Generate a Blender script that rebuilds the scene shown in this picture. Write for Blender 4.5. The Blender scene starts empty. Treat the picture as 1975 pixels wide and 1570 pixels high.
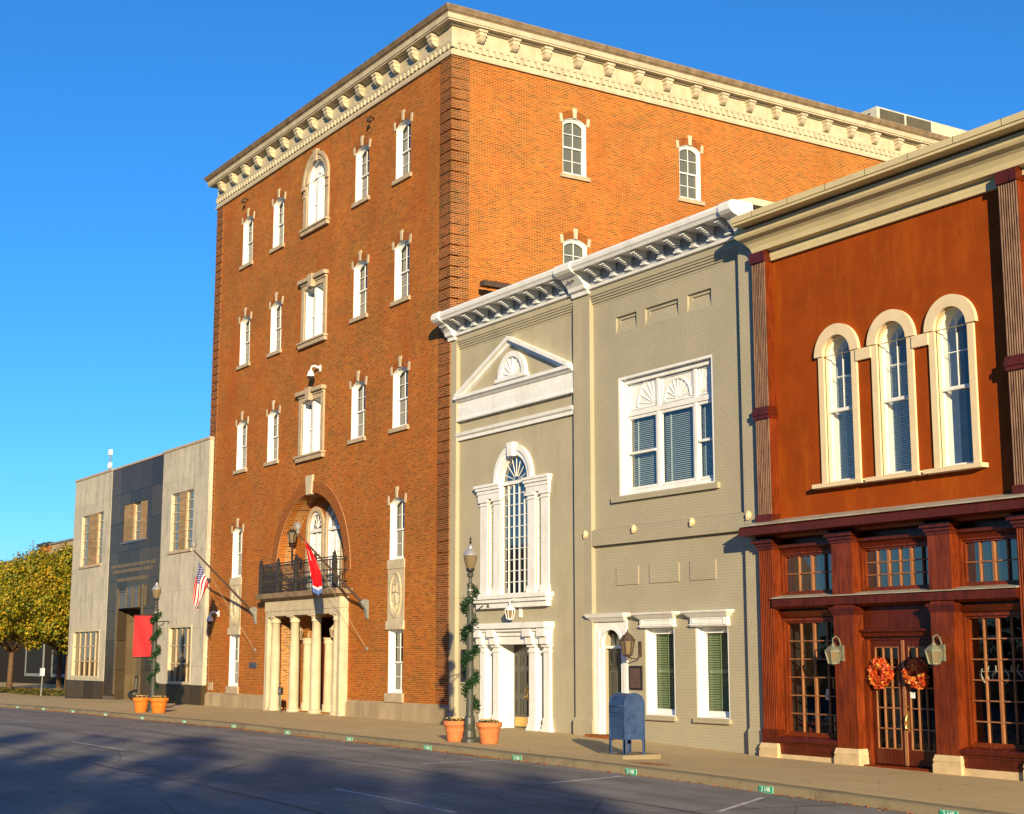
import bpy, math, random
from mathutils import Vector, Matrix
from mathutils.geometry import tessellate_polygon
random.seed(7)
S = bpy.context.scene
COL = S.collection
R = math.radians
PI = math.pi

# ------------------------------------------------------------------ camera, sky, sun, exposure
cd = bpy.data.cameras.new('camera')
cam = bpy.data.objects.new('camera', cd)
COL.objects.link(cam)
cam.location = (0, 0, 2.3)
cam.rotation_euler = (R(90 + 9.477), 0, R(57.4153))
cd.sensor_width = 36.0
cd.lens = 52.66
cd.clip_end = 4000
S.camera = cam

SUN_DIR = Vector((1.98, -1.0, 0.0))
SUN_EL = R(11.5)
az = math.atan2(SUN_DIR.x, SUN_DIR.y)            # clockwise from +Y
sv = Vector((math.sin(az) * math.cos(SUN_EL), math.cos(az) * math.cos(SUN_EL), math.sin(SUN_EL)))
sl = bpy.data.lights.new('sun', 'SUN')
sl.energy = 5.0
sl.angle = R(0.5)
sl.color = (1.0, 0.79, 0.47)
sun = bpy.data.objects.new('sun', sl)
COL.objects.link(sun)
sun.rotation_euler = sv.to_track_quat('Z', 'Y').to_euler()

W = bpy.data.worlds.new('World')
S.world = W
W.use_nodes = True
wn = W.node_tree.nodes
wl = W.node_tree.links
wn.clear()
sky = wn.new('ShaderNodeTexSky')
sky.sky_type = 'NISHITA'
sky.sun_disc = False
sky.sun_elevation = SUN_EL
sky.sun_rotation = az
sky.air_density = 1.0
sky.dust_density = 0.0
sky.ozone_density = 8.0
hs = wn.new('ShaderNodeHueSaturation')
hs.inputs['Saturation'].default_value = 1.03
hs.inputs['Value'].default_value = 1.0
tint = wn.new('ShaderNodeMix')
tint.data_type = 'RGBA'
tint.blend_type = 'MULTIPLY'
tint.inputs[0].default_value = 1.0
tint.inputs[7].default_value = (1.0, 0.97, 0.90, 1)
bg = wn.new('ShaderNodeBackground')
bg.inputs['Strength'].default_value = 0.128
wo = wn.new('ShaderNodeOutputWorld')
wl.new(sky.outputs[0], hs.inputs['Color'])
wl.new(hs.outputs[0], tint.inputs[6])
wl.new(tint.outputs[2], bg.inputs[0])
wl.new(bg.outputs[0], wo.inputs[0])

S.view_settings.view_transform = 'Standard'
S.view_settings.look = 'None'
S.view_settings.exposure = 0.83
S.view_settings.gamma = 1.0
S.render.engine = 'CYCLES'

# ------------------------------------------------------------------ helpers
def tag(o, label=None, cat=None, group=None, kind=None):
    if label: o['label'] = label
    if cat: o['category'] = cat
    if group: o['group'] = group
    if kind: o['kind'] = kind
    return o

def thing(name, label, cat, loc=(0, 0, 0), rz=0, group=None):
    o = bpy.data.objects.new(name, None)
    COL.objects.link(o)
    o.location = loc
    o.rotation_euler = (0, 0, rz)
    o.empty_display_size = 0.2
    return tag(o, label, cat, group)

def copy_tree(o, parent=None):
    c = o.copy()
    COL.objects.link(c)
    c.parent = parent
    for ch in [x for x in bpy.data.objects if x.parent == o]:
        copy_tree(ch, c)
    return c

def arch(cx, hw, z0, zs, rise=None, n=20):
    """opening outline: jambs up to zs, then a half circle (or a flatter arc of the given rise)"""
    p = [(cx - hw, z0), (cx + hw, z0)]
    if rise is None:
        rise = hw
    if rise <= 0:
        return p + [(cx + hw, zs), (cx - hw, zs)]
    r = (hw * hw + rise * rise) / (2 * rise)
    zc = zs + rise - r
    a0 = math.asin(min(1, hw / r))
    if rise > hw: a0 = PI - a0
    for i in range(n + 1):
        a = a0 - 2 * a0 * i / n
        p.append((cx + r * math.sin(a), zc + r * math.cos(a)))
    return p

def rect(x0, x1, z0, z1):
    return [(x0, z0), (x1, z0), (x1, z1), (x0, z1)]

def arc_band(cx, zc, r0, r1, a0, a1, n=20):
    """ring sector between two radii, angles measured from +z clockwise (degrees)"""
    o = [(cx + r1 * math.sin(R(a0 + (a1 - a0) * i / n)), zc + r1 * math.cos(R(a0 + (a1 - a0) * i / n))) for i in range(n + 1)]
    q = [(cx + r0 * math.sin(R(a0 + (a1 - a0) * i / n)), zc + r0 * math.cos(R(a0 + (a1 - a0) * i / n))) for i in range(n + 1)]
    return o + q[::-1]

class MB:
    def __init__(s):
        s.v = []; s.f = []
    def add(s, vs, fs):
        b = len(s.v)
        s.v += [tuple(v) for v in vs]
        s.f += [tuple(b + i for i in f) for f in fs]
        return s
    def box(s, x0, x1, y0, y1, z0, z1):
        if x0 > x1: x0, x1 = x1, x0
        v = [(x0, y0, z0), (x1, y0, z0), (x1, y1, z0), (x0, y1, z0), (x0, y0, z1), (x1, y0, z1), (x1, y1, z1), (x0, y1, z1)]
        return s.add(v, [(0, 3, 2, 1), (4, 5, 6, 7), (0, 1, 5, 4), (1, 2, 6, 5), (2, 3, 7, 6), (3, 0, 4, 7)])
    def slab(s, x0, x1, y0, y1, z0, z1, o0, o1):
        """rectangular tier whose edge steps out o0 at the bottom and o1 at the top (front, left and right)"""
        v = [(x0 - o0, y0 - o0, z0), (x1 + o0, y0 - o0, z0), (x1 + o0, y1 + o0, z0), (x0 - o0, y1 + o0, z0),
             (x0 - o1, y0 - o1, z1), (x1 + o1, y0 - o1, z1), (x1 + o1, y1 + o1, z1), (x0 - o1, y1 + o1, z1)]
        return s.add(v, [(0, 3, 2, 1), (4, 5, 6, 7), (0, 1, 5, 4), (1, 2, 6, 5), (2, 3, 7, 6), (3, 0, 4, 7)])
    def wall(s, outer, holes, y0, y1, back=False):
        """plate in the XZ plane with openings; the openings get reveals from y0 to y1"""
        loops = [outer] + list(holes)
        flat = [p for l in loops for p in l]
        tris = tessellate_polygon([[Vector((p[0], p[1], 0)) for p in l] for l in loops])
        vs = [(p[0], y0, p[1]) for p in flat] + [(p[0], y1, p[1]) for p in flat]
        n = len(flat); fs = []
        for t in tris:
            a, b, c = (flat[i] for i in t)
            cr = (b[0] - a[0]) * (c[1] - a[1]) - (b[1] - a[1]) * (c[0] - a[0])
            if abs(cr) < 1e-12: continue
            t = tuple(t) if cr > 0 else tuple(t[::-1])
            fs.append(t)
            if back: fs.append(tuple(i + n for i in t[::-1]))
        b = 0
        for k, l in enumerate(loops):
            m = len(l)
            area = sum(l[i][0] * l[(i + 1) % m][1] - l[(i + 1) % m][0] * l[i][1] for i in range(m))
            for i in range(m):
                j = (i + 1) % m
                q = (b + i, b + i + n, b + j + n, b + j)
                if (area > 0) == (k > 0): q = q[::-1]
                fs.append(q)
            b += m
        return s.add(vs, fs)
    def prism(s, poly, y0, y1):
        return s.wall(poly, [], y0, y1, True)
    def ring(s, outer, inner, y0, y1):
        return s.wall(outer, [inner], y0, y1, True)
    def profile(s, poly, x0, x1):
        """closed (y,z) profile run along X"""
        n = len(poly)
        vs = [(x0, p[0], p[1]) for p in poly] + [(x1, p[0], p[1]) for p in poly]
        fs = [(i, i + n, (i + 1) % n + n, (i + 1) % n) for i in range(n)]
        tr = tessellate_polygon([[Vector((p[0], p[1], 0)) for p in poly]])
        for t in tr:
            fs.append(tuple(t)); fs.append(tuple(i + n for i in t[::-1]))
        return s.add(vs, fs)
    def tube(s, pts, rad, n=8, caps=True):
        pts = [Vector(p) for p in pts]
        if not isinstance(rad, (list, tuple)): rad = [rad] * len(pts)
        vs = []; fs = []
        up = Vector((0, 0, 1))
        for i, p in enumerate(pts):
            d = (pts[min(i + 1, len(pts) - 1)] - pts[max(i - 1, 0)]).normalized()
            a = d.cross(up)
            if a.length < 0.05: a = d.cross(Vector((1, 0, 0)))
            a.normalize(); b = d.cross(a)
            for k in range(n):
                t = 2 * PI * k / n
                vs.append(p + (a * math.cos(t) + b * math.sin(t)) * rad[i])
        for i in range(len(pts) - 1):
            for k in range(n):
                fs.append((i * n + k, i * n + (k + 1) % n, (i + 1) * n + (k + 1) % n, (i + 1) * n + k))
        if caps:
            fs.append(tuple(range(n))[::-1]); fs.append(tuple((len(pts) - 1) * n + k for k in range(n)))
        return s.add(vs, fs)
    def lathe(s, prof, c=(0, 0, 0), n=20, caps=True):
        vs = []; fs = []
        for r, z in prof:
            for k in range(n):
                t = 2 * PI * k / n
                vs.append((c[0] + r * math.cos(t), c[1] + r * math.sin(t), c[2] + z))
        for i in range(len(prof) - 1):
            for k in range(n):
                fs.append((i * n + k, i * n + (k + 1) % n, (i + 1) * n + (k + 1) % n, (i + 1) * n + k))
        if caps:
            fs.append(tuple(range(n))[::-1]); fs.append(tuple((len(prof) - 1) * n + k for k in range(n)))
        return s.add(vs, fs)
    def quad(s, a, b, c, d):
        return s.add([a, b, c, d], [(0, 1, 2, 3)])
    def build(s, name, m, parent=None, origin=None, smooth=False, bevel=0, mats=None, mi=None):
        """origin: world point the vertices are measured from (default: the parent's place)"""
        if origin is None and parent is not None:
            origin = ROOT.get(parent.name, (0, 0, 0))
        origin = origin or (0, 0, 0)
        me = bpy.data.meshes.new(name)
        me.from_pydata([(x - origin[0], y - origin[1], z - origin[2]) for x, y, z in s.v], [], s.f)
        for mm in (mats or [m]): me.materials.append(mm)
        if mi: me.polygons.foreach_set('material_index', mi)
        if smooth: me.polygons.foreach_set('use_smooth', [True] * len(me.polygons))
        me.update()
        o = bpy.data.objects.new(name, me)
        COL.objects.link(o)
        if parent is not None:
            o.parent = parent
            ROOT[o.name] = origin
        if bevel:
            b = o.modifiers.new('bevel', 'BEVEL'); b.width = bevel; b.segments = 2; b.limit_method = 'ANGLE'; b.angle_limit = R(40)
        if smooth == 'auto' :
            pass
        return o

ROOT = {}
def building(name, label, cat, loc, group=None):
    o = thing(name, label, cat, loc, 0, group)
    ROOT[o.name] = tuple(loc)
    return o

def text_mb(body, size, depth=0.004):
    cu = bpy.data.curves.new('lettering', 'FONT')
    cu.body = body; cu.size = size; cu.align_x = 'CENTER'; cu.align_y = 'CENTER'; cu.extrude = depth
    o = bpy.data.objects.new('lettering', cu)
    COL.objects.link(o)
    dg = bpy.context.evaluated_depsgraph_get()
    me = bpy.data.meshes.new_from_object(o.evaluated_get(dg))
    mb = MB()
    mb.add([(v.co.x, -v.co.z, v.co.y) for v in me.vertices], [tuple(p.vertices) for p in me.polygons])
    bpy.data.objects.remove(o); bpy.data.curves.remove(cu); bpy.data.meshes.remove(me)
    return mb

# ------------------------------------------------------------------ materials
MATS = {}
def nodes(name):
    m = bpy.data.materials.new(name)
    m.use_nodes = True
    t = m.node_tree
    p = t.nodes['Principled BSDF']
    MATS[name] = m
    return m, t.nodes, t.links, p

def facade_uv(N, L):
    """u runs along the wall (x or y, by which way it faces), v runs up"""
    g = N.new('ShaderNodeNewGeometry')
    sp = N.new('ShaderNodeSeparateXYZ'); L.new(g.outputs['Position'], sp.inputs[0])
    sn = N.new('ShaderNodeSeparateXYZ'); L.new(g.outputs['True Normal'], sn.inputs[0])
    ab = N.new('ShaderNodeMath'); ab.operation = 'ABSOLUTE'; L.new(sn.outputs[0], ab.inputs[0])
    gt = N.new('ShaderNodeMath'); gt.operation = 'GREATER_THAN'; L.new(ab.outputs[0], gt.inputs[0]); gt.inputs[1].default_value = 0.6
    mx = N.new('ShaderNodeMix'); L.new(gt.outputs[0], mx.inputs[0]); L.new(sp.outputs[0], mx.inputs[2]); L.new(sp.outputs[1], mx.inputs[3])
    cb = N.new('ShaderNodeCombineXYZ'); L.new(mx.outputs[0], cb.inputs[0]); L.new(sp.outputs[2], cb.inputs[1])
    return g, sp, cb

def noise(N, L, vec, scale, detail=4, rough=0.6):
    n = N.new('ShaderNodeTexNoise'); n.inputs['Scale'].default_value = scale
    n.inputs['Detail'].default_value = detail; n.inputs['Roughness'].default_value = rough
    if vec is not None: L.new(vec, n.inputs['Vector'])
    return n

def ramp(N, L, fac, stops):
    r = N.new('ShaderNodeValToRGB')
    e = r.color_ramp.elements
    while len(e) < len(stops): e.new(0.5)
    for i, (p, c) in enumerate(stops):
        e[i].position = p
        e[i].color = (c[0], c[1], c[2], 1) if isinstance(c, (tuple, list)) else (c, c, c, 1)
    L.new(fac, r.inputs[0])
    return r

def mixc(N, L, fac, a, b, mode='MIX'):
    m = N.new('ShaderNodeMix'); m.data_type = 'RGBA'; m.blend_type = mode
    for s, v in ((m.inputs[0], fac), (m.inputs[6], a), (m.inputs[7], b)):
        if hasattr(v, 'is_output'): L.new(v, s)
        elif isinstance(v, (int, float)): s.default_value = v
        else: s.default_value = (v[0], v[1], v[2], 1)
    return m.outputs[2]

def bump(N, L, p, h, strength, dist):
    b = N.new('ShaderNodeBump'); b.inputs['Strength'].default_value = strength; b.inputs['Distance'].default_value = dist
    L.new(h, b.inputs['Height']); L.new(b.outputs[0], p.inputs['Normal'])

def plain(name, col, rough=0.7, var=0.15, scale=3.0, fine=40.0, bmp=0.15, metal=0.0, dirt=None, streak=0.0):
    """painted, stone or metal surface with uneven colour, optional dirt patches and vertical streaks"""
    m, N, L, p = nodes(name)
    g = N.new('ShaderNodeNewGeometry')
    n1 = noise(N, L, g.outputs['Position'], scale)
    n2 = noise(N, L, g.outputs['Position'], fine, 3)
    lo = tuple(c * (1 - var) for c in col); hi = tuple(min(1, c * (1 + var)) for c in col)
    c = ramp(N, L, n1.outputs[0], [(0.3, lo), (0.7, hi)]).outputs[0]
    f = ramp(N, L, n2.outputs[0], [(0.3, 1 - var * 0.6), (0.7, 1.0)]).outputs[0]
    c = mixc(N, L, 1.0, c, f, 'MULTIPLY')
    if dirt:
        mp = N.new('ShaderNodeMapping'); mp.inputs['Scale'].default_value = (1.6, 1.6, 0.35 if streak else 1.2)
        L.new(g.outputs['Position'], mp.inputs[0])
        n3 = noise(N, L, mp.outputs[0], 1.3 if streak else 0.8, 8, 0.7)
        k = ramp(N, L, n3.outputs[0], [(0.5, 0.0), (0.68, 1.0)]).outputs[0]
        kk = N.new('ShaderNodeMath'); kk.operation = 'MULTIPLY'; L.new(k, kk.inputs[0]); kk.inputs[1].default_value = 0.75
        c = mixc(N, L, kk.outputs[0], c, dirt)
    L.new(c, p.inputs['Base Color'])
    p.inputs['Roughness'].default_value = rough
    p.inputs['Metallic'].default_value = metal
    if rough >= 0.6: p.inputs['Specular IOR Level'].default_value = 0.15
    if bmp: bump(N, L, p, n2.outputs[0], bmp, 0.01)
    return m

def brick(name, tones, mortar, bw=0.235, bh=0.0675, mo=0.0105, stain=None, bmp=0.6):
    m, N, L, p = nodes(name)
    g, sp, uv = facade_uv(N, L)
    b = N.new('ShaderNodeTexBrick')
    L.new(uv.outputs[0], b.inputs['Vector'])
    b.inputs['Scale'].default_value = 1.0
    b.inputs['Color1'].default_value = (0, 0, 0, 1); b.inputs['Color2'].default_value = (1, 1, 1, 1); b.inputs['Mortar'].default_value = (0.5, 0.5, 0.5, 1)
    b.inputs['Mortar Size'].default_value = mo; b.inputs['Mortar Smooth'].default_value = 0.3
    b.inputs['Brick Width'].default_value = bw; b.inputs['Row Height'].default_value = bh
    b.offset = 0.5
    c = ramp(N, L, b.outputs['Color'], [(i / max(1, len(tones) - 1), t) for i, t in enumerate(tones)]).outputs[0]
    n1 = noise(N, L, g.outputs['Position'], 0.5, 5)
    c = mixc(N, L, 1.0, c, ramp(N, L, n1.outputs[0], [(0.3, 0.72), (0.7, 1.12)]).outputs[0], 'MULTIPLY')
    n5 = noise(N, L, g.outputs['Position'], 1.1, 6, 0.75)
    c = mixc(N, L, 1.0, c, ramp(N, L, n5.outputs[0], [(0.32, (1.12, 0.84, 0.7)), (0.5, (1, 1, 1)), (0.68, (0.86, 1.02, 1.0))]).outputs[0], 'MULTIPLY')
    n2 = noise(N, L, g.outputs['Position'], 30, 3)
    c = mixc(N, L, 1.0, c, ramp(N, L, n2.outputs[0], [(0.3, 0.75), (0.7, 1.1)]).outputs[0], 'MULTIPLY')
    c = mixc(N, L, b.outputs['Fac'], c, mortar)
    if stain:
        mp = N.new('ShaderNodeMapping'); mp.inputs['Scale'].default_value = (0.5, 0.5, 0.12); L.new(g.outputs['Position'], mp.inputs[0])
        n3 = noise(N, L, mp.outputs[0], 1.0, 6)
        k = ramp(N, L, n3.outputs[0], [(0.5, 0.0), (0.75, 0.55)]).outputs[0]
        c = mixc(N, L, k, c, stain)
    L.new(c, p.inputs['Base Color'])
    p.inputs['Roughness'].default_value = 0.85; p.inputs['Specular IOR Level'].default_value = 0.1
    iv = N.new('ShaderNodeMath'); iv.operation = 'SUBTRACT'; iv.inputs[0].default_value = 1.0; L.new(b.outputs['Fac'], iv.inputs[1])
    ad = N.new('ShaderNodeMath'); ad.operation = 'MULTIPLY_ADD'; L.new(n2.outputs[0], ad.inputs[0]); ad.inputs[1].default_value = 0.4; L.new(iv.outputs[0], ad.inputs[2])
    bump(N, L, p, ad.outputs[0], bmp, 0.012)
    return m

def painted_brick(name, col):
    m, N, L, p = nodes(name)
    g, sp, uv = facade_uv(N, L)
    b = N.new('ShaderNodeTexBrick'); L.new(uv.outputs[0], b.inputs['Vector'])
    b.inputs['Scale'].default_value = 1.0
    b.inputs['Mortar Size'].default_value = 0.012; b.inputs['Mortar Smooth'].default_value = 0.5
    b.inputs['Brick Width'].default_value = 0.24; b.inputs['Row Height'].default_value = 0.078
    b.inputs['Color1'].default_value = (0.2, 0.2, 0.2, 1); b.inputs['Color2'].default_value = (1, 1, 1, 1); b.inputs['Mortar'].default_value = (0, 0, 0, 1)
    n1 = noise(N, L, g.outputs['Position'], 0.7, 5)
    n2 = noise(N, L, g.outputs['Position'], 16, 4)
    c = ramp(N, L, n1.outputs[0], [(0.3, tuple(x * 0.9 for x in col)), (0.7, tuple(x * 1.06 for x in col))]).outputs[0]
    c = mixc(N, L, b.outputs['Fac'], c, tuple(x * 0.88 for x in col))
    L.new(c, p.inputs['Base Color']); p.inputs['Roughness'].default_value = 0.65; p.inputs['Specular IOR Level'].default_value = 0.2
    ad = N.new('ShaderNodeMath'); ad.operation = 'MULTIPLY_ADD'; L.new(n2.outputs[0], ad.inputs[0]); ad.inputs[1].default_value = 1.3; L.new(b.outputs['Color'], ad.inputs[2])
    bump(N, L, p, ad.outputs[0], 0.4, 0.012)
    return m

def panelled(name, col, joint, w, h, rough=0.6, dirt=None, var=0.2, mo=0.008, speck=0.0, bias=0.25):
    """big stone slabs with fine joints, uneven tone from slab to slab and weather stains"""
    m, N, L, p = nodes(name)
    g, sp, uv = facade_uv(N, L)
    b = N.new('ShaderNodeTexBrick'); L.new(uv.outputs[0], b.inputs['Vector'])
    b.inputs['Scale'].default_value = 1.0; b.inputs['Mortar Size'].default_value = mo
    b.inputs['Brick Width'].default_value = w; b.inputs['Row Height'].default_value = h; b.offset = 0.0
    b.inputs['Color1'].default_value = tuple(x * (1 - bias) for x in col) + (1,); b.inputs['Color2'].default_value = tuple(x * (1 + bias * 0.4) for x in col) + (1,)
    b.inputs['Mortar'].default_value = tuple(joint) + (1,)
    n1 = noise(N, L, g.outputs['Position'], 1.4, 8, 0.7)
    c = mixc(N, L, 1.0, b.outputs['Color'], ramp(N, L, n1.outputs[0], [(0.3, 1 - var), (0.7, 1.05)]).outputs[0], 'MULTIPLY')
    if dirt:
        mp = N.new('ShaderNodeMapping'); mp.inputs['Scale'].default_value = (2.2, 2.2, 0.5); L.new(g.outputs['Position'], mp.inputs[0])
        n3 = noise(N, L, mp.outputs[0], 0.9, 10, 0.75)
        c = mixc(N, L, ramp(N, L, n3.outputs[0], [(0.5, 0.0), (0.62, 0.75)]).outputs[0], c, dirt)
    if speck:
        n4 = noise(N, L, g.outputs['Position'], 60, 2)
        c = mixc(N, L, 1.0, c, ramp(N, L, n4.outputs[0], [(0.35, 1 - speck), (0.65, 1 + speck)]).outputs[0], 'MULTIPLY')
    L.new(c, p.inputs['Base Color']); p.inputs['Roughness'].default_value = rough
    if rough >= 0.6: p.inputs['Specular IOR Level'].default_value = 0.15
    n2 = noise(N, L, g.outputs['Position'], 25, 4)
    bump(N, L, p, n2.outputs[0], 0.1 if rough < 0.4 else 0.3, 0.01 if rough > 0.4 else 0.002)
    return m

def glass(name, tintc, ior=1.9, see=0.0, wob=0.05):
    """window glass: a tinted pane (see = how much of what stands behind shows) under a mirror-like coat"""
    m, N, L, p = nodes(name)
    g = N.new('ShaderNodeNewGeometry')
    n = noise(N, L, g.outputs['Position'], 1.5, 2)
    p.inputs['Base Color'].default_value = tintc + (1,)
    p.inputs['Roughness'].default_value = 0.03
    p.inputs['IOR'].default_value = ior
    bump(N, L, p, n.outputs[0], wob, 0.05)
    if see > 0:
        tr = N.new('ShaderNodeBsdfTransparent'); tr.inputs[0].default_value = (0.9, 0.95, 0.95, 1)
        gl = N.new('ShaderNodeBsdfGlossy'); gl.inputs['Roughness'].default_value = 0.02
        L.new(p.inputs['Normal'].links[0].from_socket, gl.inputs['Normal'])
        fr = N.new('ShaderNodeFresnel')
        io = N.new('ShaderNodeMix'); io.inputs[2].default_value = ior; io.inputs[3].default_value = 1 / ior
        L.new(g.outputs['Backfacing'], io.inputs[0]); L.new(io.outputs[0], fr.inputs['IOR'])
        mx = N.new('ShaderNodeMixShader'); L.new(fr.outputs[0], mx.inputs[0]); L.new(tr.outputs[0], mx.inputs[1]); L.new(gl.outputs[0], mx.inputs[2])
        L.new(mx.outputs[0], N['Material Output'].inputs['Surface'])
    return m

def leafmat(name, stops, transl=0.35):
    m, N, L, p = nodes(name)
    g = N.new('ShaderNodeNewGeometry')
    n = noise(N, L, g.outputs['Position'], 0.55, 3)
    a = N.new('ShaderNodeMath'); a.operation = 'MULTIPLY_ADD'; L.new(g.outputs['Random Per Island'], a.inputs[0]); a.inputs[1].default_value = 0.6
    b = N.new('ShaderNodeMath'); b.operation = 'MULTIPLY_ADD'; L.new(n.outputs[0], b.inputs[0]); b.inputs[1].default_value = 1.1; b.inputs[2].default_value = -0.35
    L.new(b.outputs[0], a.inputs[2])
    c = ramp(N, L, a.outputs[0], stops).outputs[0]
    L.new(c, p.inputs['Base Color']); p.inputs['Roughness'].default_value = 0.55
    t = N.new('ShaderNodeBsdfTranslucent'); L.new(c, t.inputs[0])
    mx = N.new('ShaderNodeMixShader'); mx.inputs[0].default_value = transl
    L.new(p.outputs[0], mx.inputs[1]); L.new(t.outputs[0], mx.inputs[2])
    L.new(mx.outputs[0], N['Material Output'].inputs['Surface'])
    return m

BR = [(0.19, 0.058, 0.010), (0.33, 0.080, 0.007), (0.43, 0.120, 0.010), (0.38, 0.085, 0.007), (0.46, 0.15, 0.016), (0.24, 0.075, 0.010)]
M_brick = brick('orange_brick', BR, (0.48, 0.27, 0.10), stain=(0.36, 0.078, 0.009))
M_quoin = brick('dark_quoin_brick', [(0.08, 0.026, 0.010), (0.22, 0.055, 0.012), (0.28, 0.075, 0.014), (0.13, 0.038, 0.012)], (0.42, 0.25, 0.11), stain=(0.08, 0.03, 0.012))
M_archbrick = plain('arch_brick', (0.27, 0.092, 0.024), 0.85, 0.35, 9, 60)
M_niche = brick('niche_brick', [(0.10, 0.04, 0.015), (0.40, 0.16, 0.035), (0.46, 0.2, 0.05), (0.22, 0.08, 0.02)], (0.5, 0.36, 0.2))
M_lime = plain('cream_limestone', (0.52, 0.455, 0.325), 0.8, 0.14, 2, 40, 0.25, dirt=(0.40, 0.335, 0.22), streak=1)
M_sill = plain('grey_limestone', (0.44, 0.35, 0.24), 0.85, 0.16, 3, 40, 0.25)
M_weath = plain('weathered_coping', (0.27, 0.20, 0.13), 0.9, 0.3, 2.5, 30, 0.3, dirt=(0.12, 0.085, 0.055), streak=1)
M_base = panelled('base_stone', (0.42, 0.33, 0.21), (0.2, 0.15, 0.1), 1.3, 1.2, 0.85, dirt=(0.26, 0.2, 0.13), bias=0.15)
M_white = plain('white_paint', (0.77, 0.78, 0.77), 0.5, 0.06, 4, 50, 0.08, dirt=(0.63, 0.61, 0.56), streak=1)
M_cream = plain('cream_paint', (0.70, 0.57, 0.36), 0.55, 0.06, 4, 50, 0.08)
M_stucco = plain('grey_stucco', (0.405, 0.365, 0.262), 0.8, 0.08, 0.6, 70, 0.3, dirt=(0.34, 0.30, 0.205), streak=1)
M_gbrick = painted_brick('painted_grey_brick', (0.385, 0.347, 0.252))
M_gtrim = plain('grey_wall_paint', (0.40, 0.355, 0.25), 0.7, 0.06, 1.2, 60, 0.15)
M_frieze = plain('shade_blue_frieze', (0.33, 0.36, 0.41), 0.6, 0.05, 2, 50, 0.05)  # blue-grey tone puts the shade under the gutter into the colour
M_rust = plain('rust_red_stucco', (0.27, 0.048, 0.003), 0.8, 0.16, 0.9, 45, 0.4, dirt=(0.34, 0.078, 0.005), streak=1)
M_corn = plain('olive_cream_stucco', (0.56, 0.475, 0.28), 0.75, 0.07, 1.5, 70, 0.4)
M_metal_top = plain('pale_metal_flashing', (0.40, 0.38, 0.30), 0.5, 0.15, 3, 40, 0.1, dirt=(0.2, 0.17, 0.12))
M_dkgrey = plain('dark_cavity', (0.03, 0.03, 0.03), 0.8, 0.1)
M_blackp = plain('black_iron', (0.022, 0.020, 0.018), 0.45, 0.3, 6, 60, 0.15)
M_greenp = plain('dark_green_iron', (0.045, 0.05, 0.042), 0.45, 0.25, 6, 60, 0.15)
M_doorb = plain('black_door_paint', (0.03, 0.032, 0.024), 0.3, 0.2, 4, 60, 0.05)
M_brass = plain('brass', (0.6, 0.38, 0.12), 0.35, 0.2, 20, 80, 0.1, metal=0.9)
M_glassd = glass('dark_glass', (0.018, 0.024, 0.03), 1.8)
M_glassg = glass('grey_green_glass', (0.11, 0.115, 0.085), 1.7)
M_glasss = glass('clear_glass', (0.02, 0.03, 0.035), 2.05, see=1)
M_glasst = glass('shop_glass', (0.010, 0.011, 0.014), 1.6, see=1)
M_glasst2 = glass('transom_glass', (0.014, 0.02, 0.026), 2.3)
M_lampg = glass('lamp_glass', (0.17, 0.13, 0.075), 1.5, wob=0.3)
M_verd = plain('verdigris_bronze', (0.15, 0.155, 0.11), 0.5, 0.2, 8, 60, 0.15)
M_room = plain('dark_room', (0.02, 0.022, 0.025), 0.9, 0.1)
M_blind = plain('blind_slat', (0.40, 0.46, 0.46), 0.5, 0.05)
M_shut = plain('green_shutter', (0.20, 0.25, 0.13), 0.5, 0.08)
M_stone = panelled('pale_limestone', (0.53, 0.485, 0.385), (0.32, 0.28, 0.2), 2.2, 1.85, 0.8, dirt=(0.30, 0.285, 0.24), bias=0.1)
M_gran = panelled('black_granite', (0.066, 0.049, 0.031), (0.010, 0.009, 0.008), 1.7, 1.6, 0.22, speck=0.35, bias=0.45, mo=0.018)
M_gran.node_tree.nodes['Principled BSDF'].inputs['Specular IOR Level'].default_value = 0.045
M_gran2 = panelled('brown_granite', (0.11, 0.08, 0.042), (0.03, 0.024, 0.016), 1.6, 1.4, 0.3, speck=0.35)
M_tanbrick = brick('tan_brick', [(0.3, 0.2, 0.11), (0.42, 0.29, 0.16)], (0.22, 0.16, 0.1), 0.9, 0.12, 0.012)
M_aspR = None

def woodmat(name, col, dark, rough=0.28):
    m, N, L, p = nodes(name)
    g = N.new('ShaderNodeNewGeometry')
    mp = N.new('ShaderNodeMapping'); mp.inputs['Scale'].default_value = (9, 9, 0.9); L.new(g.outputs['Position'], mp.inputs[0])
    n = noise(N, L, mp.outputs[0], 2.0, 8, 0.65)
    n2 = noise(N, L, g.outputs['Position'], 1.3, 4)
    c = ramp(N, L, n.outputs[0], [(0.28, dark), (0.62, col)]).outputs[0]
    c = mixc(N, L, 1.0, c, ramp(N, L, n2.outputs[0], [(0.3, 0.7), (0.7, 1.1)]).outputs[0], 'MULTIPLY')
    L.new(c, p.inputs['Base Color']); p.inputs['Roughness'].default_value = rough; p.inputs['Specular IOR Level'].default_value = 0.3
    bump(N, L, p, n.outputs[0], 0.2, 0.004)
    return m
M_wood = woodmat('varnished_red_wood', (0.195, 0.034, 0.007), (0.062, 0.010, 0.003))
M_wood2 = woodmat('dark_red_wood', (0.11, 0.017, 0.005), (0.035, 0.006, 0.003))
M_wood3 = woodmat('pale_worn_wood', (0.34, 0.16, 0.075), (0.22, 0.075, 0.025), 0.45)
M_weatherwood = woodmat('weathered_reeding', (0.21, 0.12, 0.075), (0.05, 0.016, 0.010), 0.5)
M_sand = plain('sandstone_plinth', (0.55, 0.42, 0.25), 0.85, 0.15, 4, 50, 0.3)

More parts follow.
